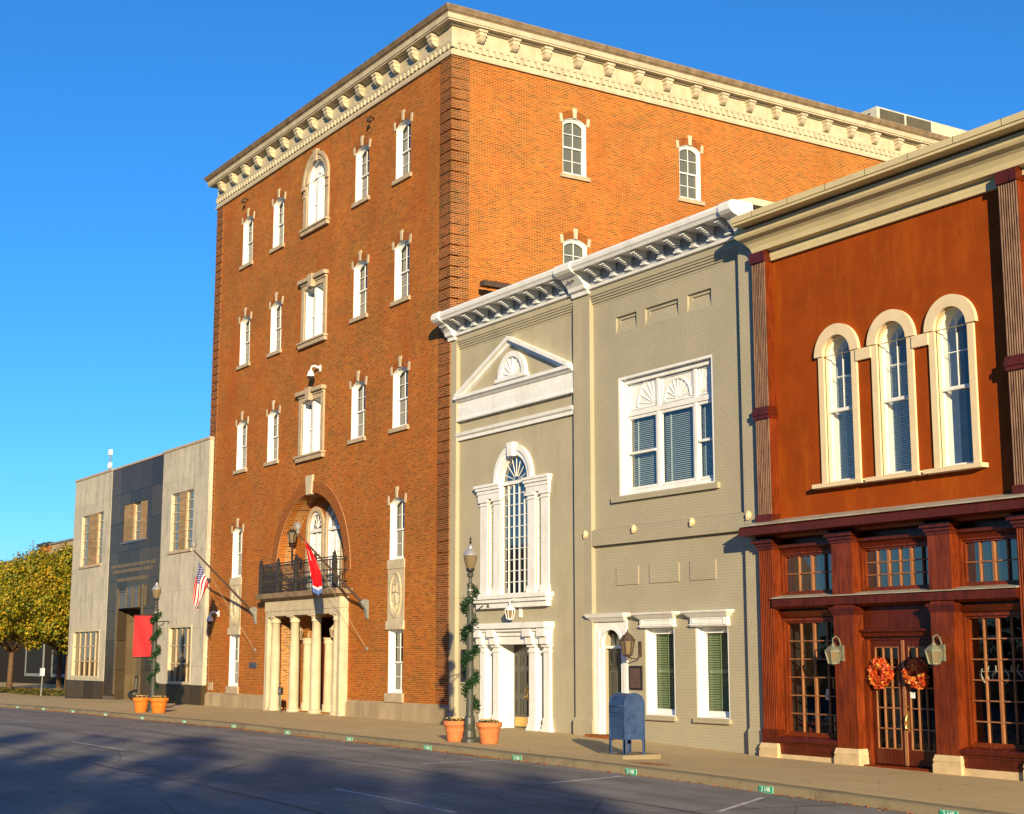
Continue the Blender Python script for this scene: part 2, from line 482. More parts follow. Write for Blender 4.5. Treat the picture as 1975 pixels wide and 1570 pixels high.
def asphalt():
    m, N, L, p = nodes('asphalt')
    g = N.new('ShaderNodeNewGeometry')
    n1 = noise(N, L, g.outputs['Position'], 0.35, 6)
    n2 = noise(N, L, g.outputs['Position'], 55, 3)
    mp = N.new('ShaderNodeMapping'); mp.inputs['Scale'].default_value = (0.05, 1.3, 1); L.new(g.outputs['Position'], mp.inputs[0])
    n3 = noise(N, L, mp.outputs[0], 1.0, 4)
    v = N.new('ShaderNodeTexVoronoi'); v.feature = 'DISTANCE_TO_EDGE'; v.inputs['Scale'].default_value = 0.35; L.new(g.outputs['Position'], v.inputs['Vector'])
    c = ramp(N, L, n1.outputs[0], [(0.3, (0.20, 0.188, 0.175)), (0.7, (0.31, 0.29, 0.265))]).outputs[0]
    c = mixc(N, L, 1.0, c, ramp(N, L, n2.outputs[0], [(0.32, 0.55), (0.7, 1.25)]).outputs[0], 'MULTIPLY')
    c = mixc(N, L, 1.0, c, ramp(N, L, n3.outputs[0], [(0.3, 0.72), (0.7, 1.2)]).outputs[0], 'MULTIPLY')
    n6 = noise(N, L, g.outputs['Position'], 0.9, 7, 0.75)
    c = mixc(N, L, ramp(N, L, n6.outputs[0], [(0.58, 0.0), (0.70, 0.45)]).outputs[0], c, (0.10, 0.095, 0.09))
    c = mixc(N, L, ramp(N, L, v.outputs[0], [(0.0, 0.7), (0.008, 0.0)]).outputs[0], c, (0.07, 0.066, 0.063))
    L.new(c, p.inputs['Base Color']); p.inputs['Roughness'].default_value = 0.85; p.inputs['Specular IOR Level'].default_value = 0.2
    bump(N, L, p, n2.outputs[0], 0.5, 0.012)
    return m
M_asph = asphalt()

def concrete(name, col, jx, jy, dirt):
    m, N, L, p = nodes(name)
    g = N.new('ShaderNodeNewGeometry')
    b = N.new('ShaderNodeTexBrick'); L.new(g.outputs['Position'], b.inputs['Vector'])
    b.inputs['Scale'].default_value = 1; b.inputs['Brick Width'].default_value = jx; b.inputs['Row Height'].default_value = jy; b.offset = 0
    b.inputs['Mortar Size'].default_value = 0.008
    b.inputs['Color1'].default_value = tuple(x * 0.93 for x in col) + (1,); b.inputs['Color2'].default_value = col + (1,); b.inputs['Mortar'].default_value = tuple(x * 0.5 for x in col) + (1,)
    n1 = noise(N, L, g.outputs['Position'], 0.8, 7, 0.7)
    n2 = noise(N, L, g.outputs['Position'], 45, 3)
    c = mixc(N, L, 1.0, b.outputs['Color'], ramp(N, L, n2.outputs[0], [(0.3, 0.8), (0.7, 1.1)]).outputs[0], 'MULTIPLY')
    c = mixc(N, L, ramp(N, L, n1.outputs[0], [(0.48, 0.0), (0.72, 0.7)]).outputs[0], c, dirt)
    L.new(c, p.inputs['Base Color']); p.inputs['Roughness'].default_value = 0.9; p.inputs['Specular IOR Level'].default_value = 0.1
    bump(N, L, p, n2.outputs[0], 0.3, 0.008)
    return m
M_walk = concrete('sidewalk_concrete', (0.58, 0.44, 0.23), 1.52, 1.52, (0.46, 0.335, 0.165))
M_kerb = concrete('kerb_concrete', (0.27, 0.225, 0.14), 3.04, 50, (0.085, 0.07, 0.045))  # dark patch tone covers kerb stains and some painted-in tree shade
M_line = plain('road_paint', (0.62, 0.60, 0.55), 0.8, 0.2, 2, 25, 0.2, dirt=(0.25, 0.24, 0.22))
M_soil = plain('soil_and_ground_cover', (0.09, 0.075, 0.025), 0.95, 0.4, 3, 30, 0.5)
M_terra = plain('terracotta', (0.52, 0.18, 0.07), 0.75, 0.15, 5, 40, 0.15)
M_terra2 = plain('bright_terracotta', (0.60, 0.17, 0.025), 0.7, 0.1, 5, 40, 0.1)
M_blue = plain('mailbox_blue', (0.026, 0.062, 0.165), 0.55, 0.35, 5, 22, 0.3, dirt=(0.05, 0.09, 0.19))
M_signg = plain('sign_green', (0.008, 0.30, 0.19), 0.5, 0.1)
M_signw = plain('sign_white', (0.75, 0.78, 0.74), 0.5, 0.05)
M_red = plain('banner_red', (0.40, 0.030, 0.036), 0.7, 0.08, 3, 40, 0.1)
M_fred = plain('flag_red', (0.55, 0.012, 0.02), 0.7, 0.1)
M_fwhite = plain('flag_white', (0.78, 0.76, 0.74), 0.7, 0.05)
M_fblue = plain('flag_blue', (0.035, 0.05, 0.22), 0.7, 0.1)
M_fblue2 = plain('flag_edge_blue', (0.10, 0.18, 0.5), 0.7, 0.1)
M_alu = plain('pale_metal', (0.5, 0.5, 0.48), 0.35, 0.1, 8, 60, 0.05, metal=0.6)
M_grey = plain('grey_metal', (0.20, 0.21, 0.20), 0.5, 0.2, 5, 50, 0.1)
M_bark = plain('bark', (0.13, 0.08, 0.045), 0.9, 0.35, 8, 30, 0.6)
M_leaf = leafmat('autumn_leaves', [(0.0, (0.02, 0.05, 0.004)), (0.28, (0.08, 0.12, 0.005)), (0.52, (0.29, 0.26, 0.008)), (0.76, (0.50, 0.34, 0.010)), (1.0, (0.40, 0.15, 0.012))])
M_leafg = leafmat('dark_leaves', [(0.0, (0.02, 0.035, 0.01)), (0.6, (0.06, 0.08, 0.02)), (1.0, (0.12, 0.10, 0.03))])
M_garl = leafmat('garland_green', [(0.0, (0.004, 0.02, 0.007)), (0.6, (0.011, 0.048, 0.014)), (1.0, (0.03, 0.085, 0.02))], 0.15)
M_litter = leafmat('fallen_leaves', [(0.0, (0.16, 0.05, 0.015)), (0.5, (0.40, 0.13, 0.03)), (1.0, (0.52, 0.25, 0.06))], 0.1)
M_wreath = leafmat('wreath_leaves', [(0.0, (0.06, 0.012, 0.008)), (0.2, (0.30, 0.02, 0.008)), (0.5, (0.58, 0.045, 0.01)), (0.78, (0.68, 0.17, 0.015)), (1.0, (0.78, 0.52, 0.12))], 0.2)
M_rustmetal = plain('rusty_steel', (0.075, 0.05, 0.04), 0.8, 0.3, 8, 50, 0.3)
M_roof = plain('roof_membrane', (0.15, 0.14, 0.13), 0.9, 0.2)
M_far = brick('far_brown_brick', [(0.16, 0.09, 0.05), (0.22, 0.12, 0.06)], (0.2, 0.14, 0.09), 0.3, 0.1)
M_farb = plain('far_beige_wall', (0.42, 0.32, 0.18), 0.85, 0.12)

# ------------------------------------------------------------------ ground, road, kerb, pavement
CZ = [(-400, -1.2), (-140, -.45), (-100, -.25), (-82, -.117), (-70, -.02), (-60, 0.0), (-50, .04), (-45, .012), (-36, -.013), (-30, -.05), (-25, -.1), (-22.6, -.145), (-18, -.23), (-10, -.38), (10, -.6), (200, -1.2)]
WZ = [(-400, -1.2), (-140, -.4), (-100, -.2), (-90, -.1), (-84, .0), (-72, .06), (-58, .06), (-46, .02), (-38, -.01), (-34.8, -.08), (-30.4, -.19), (-23, -.26), (-10, -.35), (10, -.6), (200, -1.2)]
def itp(T, x):
    if x <= T[0][0]: return T[0][1]
    for (a, b), (c, d) in zip(T, T[1:]):
        if x <= c: return b + (d - b) * (x - a) / (c - a)
    return T[-1][1]
KY = 20.5
def zwalk(x, y):
    t = (y - KY) / 6.1
    return itp(CZ, x) * (1 - t) + itp(WZ, x) * t
def zroad(x, y):
    return itp(CZ, x) - 0.165 + 0.012 * max(0, min(8, KY - y)) - 0.03 * max(0, 4 - y) * 0.2

XS = [-400, -250, -180, -140, -120, -110] + [-105 + 1.5 * i for i in range(74)] + [10, 25, 50, 90, 140, 200]
def sheet(name, ys, zf, mat):
    mb = MB()
    vs = [(x, y, zf(x, y)) for y in ys for x in XS]
    n = len(XS)
    fs = [(j * n + i, j * n + i + 1, (j + 1) * n + i + 1, (j + 1) * n + i) for j in range(len(ys) - 1) for i in range(n - 1)]
    mb.add(vs, fs)
    return tag(mb.build(name, mat, smooth=True), kind='structure')
g = MB(); g.quad((-3000, -3000, -2.4), (3000, -3000, -2.4), (3000, 3000, -2.4), (-3000, 3000, -2.4))
tag(g.build('ground', M_soil), kind='structure')
sheet('road', [-6, -2, 2, 6, 10, 12.5, 15, 17, 19, 20.36], zroad, M_asph)
sheet('pavement', [20.66, 22, 24, 26.4, 27.6, 31, 46], lambda x, y: zwalk(x, min(y, 27.4)), M_walk)
sheet('far_lawn', [-80, -40, -20, -6], lambda x, y: zroad(x, -6) + 0.0, M_soil)
k = MB()
n = len(XS)
prof = [(20.34, -.26), (20.34, -.16), (20.352, -.03), (20.40, -.004), (20.46, 0.0), (20.665, 0.006)]
vs = [(x, py, itp(CZ, x) + pz) for py, pz in prof for x in XS]
k.add(vs, [(j * n + i, j * n + i + 1, (j + 1) * n + i + 1, (j + 1) * n + i) for j in range(len(prof) - 1) for i in range(n - 1)])
tag(k.build('kerb', M_kerb), kind='structure')

# painted bay lines and lane dashes
def strip(mb, a, b, w):
    a = Vector((a[0], a[1], 0)); b = Vector((b[0], b[1], 0))
    d = (b - a).normalized(); q = Vector((-d.y, d.x, 0)) * w / 2
    N_ = 8
    for i in range(N_):
        p0 = a + (b - a) * i / N_; p1 = a + (b - a) * (i + 1) / N_
        pts = [p0 + q, p0 - q, p1 - q, p1 + q]
        mb.quad(*[(p.x, p.y, zroad(p.x, p.y) + 0.006) for p in pts])
lm = MB()
for a, b in [((-58.6, 18.0), (-58.7, 20.1)), ((-53.5, 18.0), (-53.35, 20.1)), ((-48.5, 18.1), (-47.7, 20.1)), ((-43.3, 18.15), (-42.6, 19.9)), ((-37.2, 18.0), (-37.3, 20.1)),
             ((-31.46, 17.6), (-31.9, 20.2)), ((-25.8, 17.3), (-26.7, 19.9)), ((-20.35, 17.2), (-21.9, 19.6)), ((-64, 18.0), (-64, 20.0)), ((-15.3, 17.2), (-16.6, 19.6))]:
    strip(lm, a, b, 0.10)
for x in (-76.6, -59.9, -43.2, -26.35, -9.6):
    strip(lm, (x, 12.85), (x + 4.4, 12.92), 0.11)
tag(lm.build('road_markings', M_line), kind='structure')

sm = MB(); rs = random.Random(12)
def seam(x0, y0, x1, y1, w_):
    n_ = 40; pts = []
    for i in range(n_ + 1):
        t = i / n_
        pts.append((x0 + (x1 - x0) * t + rs.gauss(0, .03), y0 + (y1 - y0) * t + rs.gauss(0, .035) + 0.12 * math.sin(t * 17 + x0)))
    for (a, b), (c, d) in zip(pts, pts[1:]):
        k_ = w_ * rs.uniform(.5, 1.2) / 2
        if abs(x1 - x0) > abs(y1 - y0): sm.quad((a, b - k_, zroad(a, b) + .004), (c, d - k_, zroad(c, d) + .004), (c, d + k_, zroad(c, d) + .004), (a, b + k_, zroad(a, b) + .004))
        else: sm.quad((a - k_, b, zroad(a, b) + .004), (c - k_, d, zroad(c, d) + .004), (c + k_, d, zroad(c, d) + .004), (a + k_, b, zroad(a, b) + .004))
seam(-90, 16.9, -12, 16.6, 0.05); seam(-80, 10.6, -8, 10.9, 0.06); seam(-70, 14.3, -18, 14.6, 0.03)
for x in (-66, -51, -38.6, -29.5, -21.2): seam(x, 8.5, x + rs.uniform(-1.5, 1.5), 20.2, 0.04)
tag(sm.build('road_seams', plain('tar', (0.035, 0.033, 0.032), 0.6, 0.2)), kind='structure')

# bed of ground cover left of the stone building
bed = MB()
for i in range(3500):
    x = random.uniform(-124, -91.2); y = random.uniform(27.7, 31.5)
    if -112.5 < x < -109: continue
    z = zwalk(x, y) + random.uniform(0, 0.22); a = random.uniform(0, PI); s = random.uniform(0.08, 0.2)
    dx, dy = math.cos(a) * s, math.sin(a) * s; t = random.uniform(-0.1, 0.15)
    bed.quad((x - dx, y - dy, z), (x + dy * .5, y - dx * .5, z + t), (x + dx, y + dy, z + 0.03), (x - dy * .5, y + dx * .5, z - t * .4))
tag(bed.build('ground_cover', leafmat('ground_cover_leaves', [(0.0, (0.03, 0.04, 0.01)), (0.6, (0.10, 0.10, 0.02)), (1.0, (0.28, 0.16, 0.03))], 0.2)), kind='stuff')

# leaves blown along the gutter
lit = MB()
for i in range(2600):
    u = random.random()
    x = -95 + 80 * u
    if random.random() < 0.45: x = random.choice([-70, -66, -62, -57, -54, -50, -47, -43, -39, -36.5, -33]) + random.gauss(0, 1.0)
    y = 20.3 - abs(random.gauss(0, 0.13))
    z = zroad(x, y) + 0.012; a = random.uniform(0, PI); s = random.uniform(0.015, 0.045)
    dx, dy = math.cos(a) * s, math.sin(a) * s
    lit.quad((x - dx, y - dy, z), (x + dy * .7, y - dx * .7, z + random.uniform(0, .03)), (x + dx, y + dy, z + random.uniform(0, .03)), (x - dy * .7, y + dx * .7, z))
for i in range(260):
    x = random.uniform(-80, -14); y = random.uniform(17.5, 26)
    z = (zroad(x, y) if y < KY else zwalk(x, y)) + 0.01; a = random.uniform(0, PI); s = random.uniform(0.015, 0.04)
    if KY - .2 < y < KY + .2: continue
    dx, dy = math.cos(a) * s, math.sin(a) * s
    lit.quad((x - dx, y - dy, z), (x + dy * .7, y - dx * .7, z + .015), (x + dx, y + dy, z + .01), (x - dy * .7, y + dx * .7, z))
for i in range(240):  # orange leaf cluster stands in for a rust stain on the pavement
    x = random.gauss(-27.7, 0.28); y = random.gauss(21.4, 0.14); z = zwalk(x, y) + 0.008; s_ = random.uniform(.015, .04)
    lit.quad((x - s_, y, z), (x, y - s_ * .7, z + .006), (x + s_, y, z), (x, y + s_ * .7, z + .006))
tag(lit.build('fallen_leaves', M_litter), kind='stuff')

# ------------------------------------------------------------------ five-storey brick building
FY = 26.6
bb = building('brick_building', 'five storey orange brick corner building with cream bracketed cornice and columned porch', 'building', (-57.33, FY, 0))
BX0, BX1, BY1 = -68.95, -45.75, 53.0
WC = [-49.5, -53.03, -61.4, -64.98]
SZ = [20.72, 15.85, 10.88]
WH, WS, WR = 0.61, 2.13, 0.2           # half width, spring height, rise of a window opening
def wopen(cx, z, hw=WH): return arch(cx, hw, z, z + WS, WR, 10)
holes = [wopen(c, z) for c in WC for z in SZ]
GX = [-49.62, -65.15]
holes += [wopen(c, 5.9, 0.58) for c in GX]
holes += [rect(c - 0.58, c + 0.58, 0.98, 3.3) for c in GX]
CX = -57.33
holes += [arch(CX, 0.92, 20.75, 22.75, None, 20)]
holes += [rect(CX - 0.95, CX + 0.95, z0, z0 + 2.3) for z0 in (15.7, 10.75)]
niche = arch(CX, 3.37, 0.1, 5.72, None, 40)
holes.append(niche)
w = MB()
w.wall(rect(BX0, BX1, -0.6, 24.6), holes, FY, FY + 0.35)
w.build('front_wall', M_brick, bb)
# right-hand flank, its own openings (built along X then turned to face +X)
SW = [(32.13, 20.72), (37.9, 20.72), (32.13, 15.85), (37.9, 15.85)]
sw = MB()
sw.wall(rect(FY + 0.01, BY1, -0.6, 24.6), [wopen(c, z, 0.56) for c, z in SW], 0, 0.35)
sw.v = [(BX1 - y, x, z) for x, y, z in sw.v]
sw.build('side_wall', M_brick, bb)
w = MB(); w.box(BX0, BX0 + 0.3, FY + 0.36, BY1, -0.6, 24.5); w.box(BX0 + 0.31, BX1 - 0.36, BY1 - 0.3, BY1, -0.6, 24.5)
w.build('rear_wall', M_brick, bb)
# niche lining
nb = MB()
nb.wall(niche[:2] + niche[2:], [], FY + 0.36, FY + 0.37)
nb.v = []; nb.f = []
L_ = niche
for i in range(len(L_)):
    a = L_[i]; b = L_[(i + 1) % len(L_)]
    if i == 0: continue
    nb.quad((a[0], FY + 0.35, a[1]), (b[0], FY + 0.35, b[1]), (b[0], 27.42, b[1]), (a[0], 27.42, a[1]))
nb.build('niche_lining', M_niche, bb)
nw = MB()
AD = [-58.42, -56.62]
nw.wall(rect(-61.2, -53.4, 0.0, 9.5), [arch(c, 0.66, 4.96, 7.78, None, 16) for c in AD] + [rect(-58.75, -55.9, 0.06, 3.95)], 27.4, 27.6)
vs_ = MB(); vs_.ring(rect(-58.75, -55.9, 0.06, 3.95), rect(-58.74, -55.91, 0.07, 3.94), 27.6, 28.6); vs_.build('vestibule_shade_lining', M_wood2, bb)  # added vestibule; its dark lining supplies the porch slab's shadow
nw.build('niche_wall', M_brick, bb)
# arch of headers round the niche, keystone
ar = MB()
NSEG = 64
for i in range(NSEG):
    for (ra, rb) in ((3.375, 3.62), (3.635, 3.88)):
        a0 = -90 + 180 * i / NSEG; a1 = -90 + 180 * (i + 0.86) / NSEG
        ar.prism(arc_band(CX, 5.72, ra, rb, a0, a1, 1), FY - 0.035, FY + 0.1)
ar.build('arch_ring', M_archbrick, bb)
ab = MB(); ab.prism(arc_band(CX, 5.72, 3.372, 3.885, -90, 90, 48), FY - 0.02, FY + 0.12)
ab.build('arch_mortar', plain('arch_mortar', (0.40, 0.26, 0.15), 0.9), bb)
ks = MB(); ks.prism([(CX - 0.25, 9.03), (CX + 0.25, 9.03), (CX + 0.33, 9.83), (CX - 0.33, 9.83)], FY - 0.1, FY + 0.1)
ks.build('keystone', M_lime, bb)

def window_proto(name, parent, hw, zs, rise, depth, gm, sill=True, lintel=True, muntin=(2, 2)):
    """sash window measured from the middle of its sill line on the wall face; local y runs into the wall"""
    op = arch(0, hw, 0, zs, rise, 10)
    i1 = arch(0, hw - 0.025, 0.02, zs - 0.01, max(0, rise - 0.01), 10)
    i2 = arch(0, hw - 0.075, 0.08, zs - 0.07, max(0, rise - 0.02), 10)
    f = MB()
    f.ring(op, i1, 0.012, depth + 0.02)
    f.ring(i1, i2, depth - 0.05, depth + 0.07)
    fr = f.build(name, M_white, parent, (0, 0, 0))
    top = zs + rise - 0.10; bot = 0.08; mid = (top + bot) / 2 - 0.02; sw_ = hw - 0.075
    s = MB()
    up = arch(0, sw_, mid - 0.03, zs - 0.07, max(0, rise - 0.02), 10)
    upi = arch(0, sw_ - 0.04, mid + 0.03, zs - 0.11, max(0, rise - 0.03), 10)
    s.ring(up, upi, depth - 0.01, depth + 0.03)
    s.box(-0.014, 0.014, depth, depth + 0.025, mid + 0.02, top - 0.02)
    s.box(-sw_ + 0.04, sw_ - 0.04, depth + 0.002, depth + 0.023, (mid + top) / 2 - 0.012, (mid + top) / 2 + 0.012)
    s.build('upper_sash', M_white, fr, (0, 0, 0))
    s = MB()
    s.ring(rect(-sw_, sw_, bot, mid + 0.025), rect(-sw_ + 0.04, sw_ - 0.04, bot + 0.06, mid - 0.025), depth + 0.035, depth + 0.065)
    s.box(-0.014, 0.014, depth + 0.036, depth + 0.06, bot + 0.05, mid)
    s.box(-sw_ + 0.04, sw_ - 0.04, depth + 0.038, depth + 0.058, (mid + bot) / 2 - 0.012, (mid + bot) / 2 + 0.012)
    s.build('lower_sash', M_white, fr, (0, 0, 0))
    s = MB(); s.wall(arch(0, sw_, bot, zs - 0.07, max(0, rise - 0.02), 10), [], depth + 0.068, depth + 0.072)
    s.build('pane', gm, fr, (0, 0, 0))
    if sill:
        s = MB(); s.box(-hw - 0.13, hw + 0.13, -0.10, 0.25, -0.16, -0.001)
        s.build('sill', M_sill, fr, (0, 0, 0))
    if lintel:
        r = (hw * hw + rise * rise) / (2 * rise); zc = zs + rise - r; a = math.degrees(math.asin(hw / r))
        s = MB(); nb_ = 12
        for i in range(nb_):
            a0 = -a + 2 * a * i / nb_; a1 = a0 + 2 * a / nb_ * 0.8
            s.prism(arc_band(0, zc, r + 0.002, r + 0.30, a0, a1, 1), -0.018, 0.05)
        s.build('brick_arch', M_archbrick, fr, (0, 0, 0))
        s = MB()
        s.prism([(-0.075, zs + rise - 0.01), (0.075, zs + rise - 0.01), (0.105, zs + rise + 0.40), (-0.105, zs + rise + 0.40)], -0.045, 0.06)
        s.build('keystone', M_lime, fr, (0, 0, 0))
        ex = math.degrees(0.15 / r)
        for sg in (-1, 1):
            q = [(sg * (hw - 0.02), zs - 0.03), (sg * (hw + 0.12), zs - 0.06), (sg * (hw + 0.17), zs + 0.27), (sg * (hw + 0.035), zs + 0.31)]
            s = MB(); s.prism(q if sg > 0 else q[::-1], -0.03, 0.06)
            s.build('springer_stone', M_lime, fr, (0, 0, 0))
    return fr
def place(fr, x, y, z, rz=0, parent=None):
    par = parent or fr.parent
    o = ROOT[par.name]
    fr.location = (x - o[0], y - o[1], z - o[2]); fr.rotation_euler = (0, 0, rz)
    return fr
wp = window_proto('window', bb, WH, WS, WR, 0.20, M_glassd)
first = True
for c in WC:
    for z in SZ:
        place(wp if first else copy_tree(wp, bb), c, FY, z); first = False
wg = window_proto('window', bb, 0.58, WS, WR, 0.20, M_glassd, sill=False)
place(wg, GX[0], FY, 5.9); place(copy_tree(wg, bb), GX[1], FY, 5.9)
wl_ = window_proto('window', bb, 0.58, 2.32, 0, 0.20, M_glassd, sill=False, lintel=False)
place(wl_, GX[0], FY, 0.98); place(copy_tree(wl_, bb), GX[1], FY, 0.98)
ws = window_proto('window', bb, 0.56, WS, WR, 0.13, M_glassg)
for i, (c, z) in enumerate(SW):
    place(ws if i == 0 else copy_tree(ws, bb), BX1, c, z, R(90))
# carved stone panels between the paired windows
def relief(cx):
    p = MB()
    p.box(cx - 0.66, cx + 0.66, FY - 0.05, FY + 0.1, 5.56, 5.899)
    p.box(cx - 0.68, cx + 0.68, FY - 0.08, FY + 0.1, 3.31, 3.62)
    p.box(cx - 0.64, cx + 0.64, FY - 0.02, FY + 0.1, 3.62, 5.56)
    o = p.build('carved_panel', M_lime, bb)
    e = MB()
    def oval(rx, rz, n=36): return [(cx + rx * math.cos(2 * PI * i / n), 4.6 + rz * math.sin(2 * PI * i / n)) for i in range(n)]
    e.ring(oval(0.46, 0.86), oval(0.38, 0.77), FY - 0.07, FY)
    e.tube([(cx - 0.16, FY - 0.05, 4.98), (cx + 0.16, FY - 0.05, 4.98)], 0.03, 6)
    for dx in (-0.10, 0.10): e.tube([(cx + dx, FY - 0.05, 4.72), (cx + dx, FY - 0.05, 4.98)], 0.028, 6)
    e.tube([(cx - 0.2, FY - 0.05, 4.7), (cx + 0.2, FY - 0.05, 4.7)], 0.03, 6)
    for sgn in (-1, 1):
        pts = [(cx + sgn * (0.05 + 0.28 * math.sin(t * PI * 0.8)), FY - 0.04, 3.95 + 0.62 * t) for t in [i / 8 for i in range(9)]]
        e.tube(pts, [0.05 * (1 - 0.5 * abs(2 * i / 8 - 1)) for i in range(9)], 6)
    e.tube([(cx + 0.13 * math.sin(3 * t), FY - 0.04, 3.9 + 0.75 * t) for t in [i / 8 for i in range(9)]], 0.04, 6)
    e.build('carving', M_lime, o)
    s = MB(); s.box(cx - 0.68, cx + 0.68, FY - 0.09, FY + 0.2, 0.66, 0.979)
    s.build('sill_block', M_sill, bb)
for c in GX: relief(c)
# centre windows: cross-casement pairs in stone surrounds
def pairwin(z0, hh, arched):
    hw = 0.95 if not arched else 0.92
    zs = z0 + hh
    s = MB()
    if arched:
        out = arch(CX, 1.24, z0, zs, None, 24); inn = arch(CX, hw, z0, zs, None, 24)
        s.ring(out, inn, FY - 0.08, FY + 0.1)
        s.ring(arch(CX, 1.30, zs - 0.02, zs, None, 24), arch(CX, 1.14, zs - 0.02, zs, None, 24), FY - 0.13, FY - 0.08)
        for sg in (-1, 1):
            s.box(CX + sg * 1.32, CX + sg * 0.98, FY - 0.15, FY - 0.081, zs - 0.2, zs - 0.022)
            s.box(CX + sg * 1.28, CX + sg * 0.98, FY - 0.12, FY - 0.081, zs - 0.55, zs - 0.48)
        s.prism([(CX - 0.12, zs + 0.86), (CX + 0.12, zs + 0.86), (CX + 0.17, zs + 1.38), (CX - 0.17, zs + 1.38)], FY - 0.17, FY)
    else:
        s.ring(rect(CX - 1.22, CX + 1.22, z0, zs + 0.2), rect(CX - hw, CX + hw, z0 - 0.0, zs), FY - 0.07, FY + 0.1)
        s.box(CX - 1.22, CX + 1.22, FY - 0.12, FY + 0.1, zs + 0.201, zs + 0.30)
        s.box(CX - 1.32, CX + 1.32, FY - 0.24, FY + 0.1, zs + 0.301, zs + 0.46)
        s.prism([(CX - 0.15, zs - 0.03), (CX + 0.15, zs - 0.03), (CX + 0.22, zs + 0.52), (CX - 0.22, zs + 0.52)], FY - 0.28, FY - 0.071)
    o = s.build('double_window', M_sill, bb)
    s = MB(); s.box(CX - 1.3, CX + 1.3, FY - 0.16, FY + 0.2, z0 - 0.26, z0 - 0.08); s.box(CX - 1.36, CX + 1.36, FY - 0.22, FY + 0.2, z0 - 0.08, z0 - 0.001)
    s.build('sill', M_sill, o)
    f = MB()
    D = 0.3
    op = arch(CX, hw, z0, zs, None, 24) if arched else rect(CX - hw, CX + hw, z0, zs)
    if arched:
        l1 = arch(CX - 0.47, 0.37, z0 + 0.06, zs - 0.1, None, 14); l2 = arch(CX + 0.47, 0.37, z0 + 0.06, zs - 0.1, None, 14)
    else:
        l1 = rect(CX - 0.86, CX - 0.1, z0 + 0.06, zs - 0.08); l2 = rect(CX + 0.1, CX + 0.86, z0 + 0.06, zs - 0.08)
    f.wall(op, [l1, l2], FY + 0.18, FY + D + 0.1)
    f.box(CX - 0.09, CX + 0.09, FY + 0.02, FY + 0.179, z0, zs + (0.2 if arched else 0))
    op2 = arch(CX, hw - 0.02, z0 + 0.01, zs, None, 24) if arched else rect(CX - hw + 0.02, CX + hw - 0.02, z0 + 0.01, zs - 0.01)
    f.ring(op, op2, FY + 0.02, FY + 0.179)
    if arched: f.ring([(CX + 0.16 * math.cos(2 * PI * i / 16), zs + 0.5 + 0.16 * math.sin(2 * PI * i / 16)) for i in range(16)], [(CX + 0.09 * math.cos(2 * PI * i / 16), zs + 0.5 + 0.09 * math.sin(2 * PI * i / 16)) for i in range(16)], FY + 0.13, FY + 0.179)
    f.build('frame', M_white, o)
    s = MB()
    for cx in (CX - 0.475, CX + 0.475):
        zt = zs + (0.2 if arched else -0.1)
        s.box(cx - 0.014, cx + 0.014, FY + D, FY + D + 0.03, z0 + 0.06, zt)
        for t in (0.25, 0.5, 0.75):
            z = z0 + 0.06 + (zt - z0) * t; hh_ = 0.035 if t == 0.5 else 0.013
            s.box(cx - 0.36, cx + 0.36, FY + D - (0.04 if t == 0.5 else 0), FY + D + 0.028, z - hh_, z + hh_)
    s.build('sash_bars', M_white, o)
    s = MB(); s.wall(op, [], FY + D + 0.04, FY + D + 0.05); s.build('pane', M_glassd, o)
pairwin(20.75, 2.0, True); pairwin(15.7, 2.3, False); pairwin(10.75, 2.3, False)

# quoins
def quoin(x0, x1, side):
    q = MB(); z = 0.75
    while z < 24.38:
        h = min(0.36, 24.415 - z)
        q.box(x0, x1, FY - 0.045, FY + 0.3, z, z + h)
        if side: q.box(BX1 - 0.3, BX1 + 0.045, FY - 0.044, FY + 0.74, z + 0.001, z + h - 0.001)
        z += 0.40
    q.build('quoins', M_quoin, bb)
quoin(BX0 - 0.02, BX0 + 0.8, False); quoin(BX1 - 0.78, BX1 + 0.02, True)
# plinth
for a, b in ((BX0, -60.9), (-53.5, BX1 + 0.06)):
    pl = MB()
    pl.box(a, b, FY - 0.1, FY + 0.2, -0.6, 0.55); pl.profile([(FY - 0.1, 0.551), (FY, 0.66), (FY + 0.1, 0.66), (FY + 0.1, 0.551)], a, b)
    pl.build('plinth', M_base, bb)

# entablature: moulding, dentils, frieze, brackets, cornice
e = MB()
e.slab(BX0, BX1, FY, BY1, 24.42, 24.52, 0.10, 0.12); e.slab(BX0, BX1, FY, BY1, 24.521, 24.62, 0.06, 0.05)
e.slab(BX0, BX1, FY, BY1, 24.62, 25.62, 0.04, 0.04)
e.slab(BX0, BX1, FY, BY1, 24.92, 24.99, 0.09, 0.11)
e.build('frieze', M_lime, bb)
d = MB(); d.slab(BX0, BX1, FY, BY1, 24.71, 24.90, 0.045, 0.045); x = BX0 - 0.05
while x < BX1 + 0.05:
    d.box(x, x + 0.17, FY - 0.11, FY - 0.041, 24.70, 24.919); x += 0.31
y = FY
while y < BY1:
    d.box(BX1 + 0.041, BX1 + 0.11, y, y + 0.17, 24.70, 24.919); y += 0.31
d.build('dentils', M_lime, bb)
e = MB(); e.slab(BX0, BX1, FY, BY1, 25.56, 25.62, 0.14, 0.2); e.slab(BX0, BX1, FY, BY1, 25.621, 25.68, 0.38, 0.38); e.slab(BX0, BX1, FY, BY1, 25.681, 25.86, 0.42, 0.46)
e.build('cornice', M_lime, bb)
e = MB(); e.slab(BX0, BX1, FY, BY1, 25.861, 25.93, 0.44, 0.50); e.slab(BX0, BX1, FY, BY1, 25.931, 26.09, 0.52, 0.62); e.slab(BX0, BX1, FY, BY1, 26.091, 26.16, 0.58, 0.55)
e.build('coping', M_weath, bb)
cb = MB()
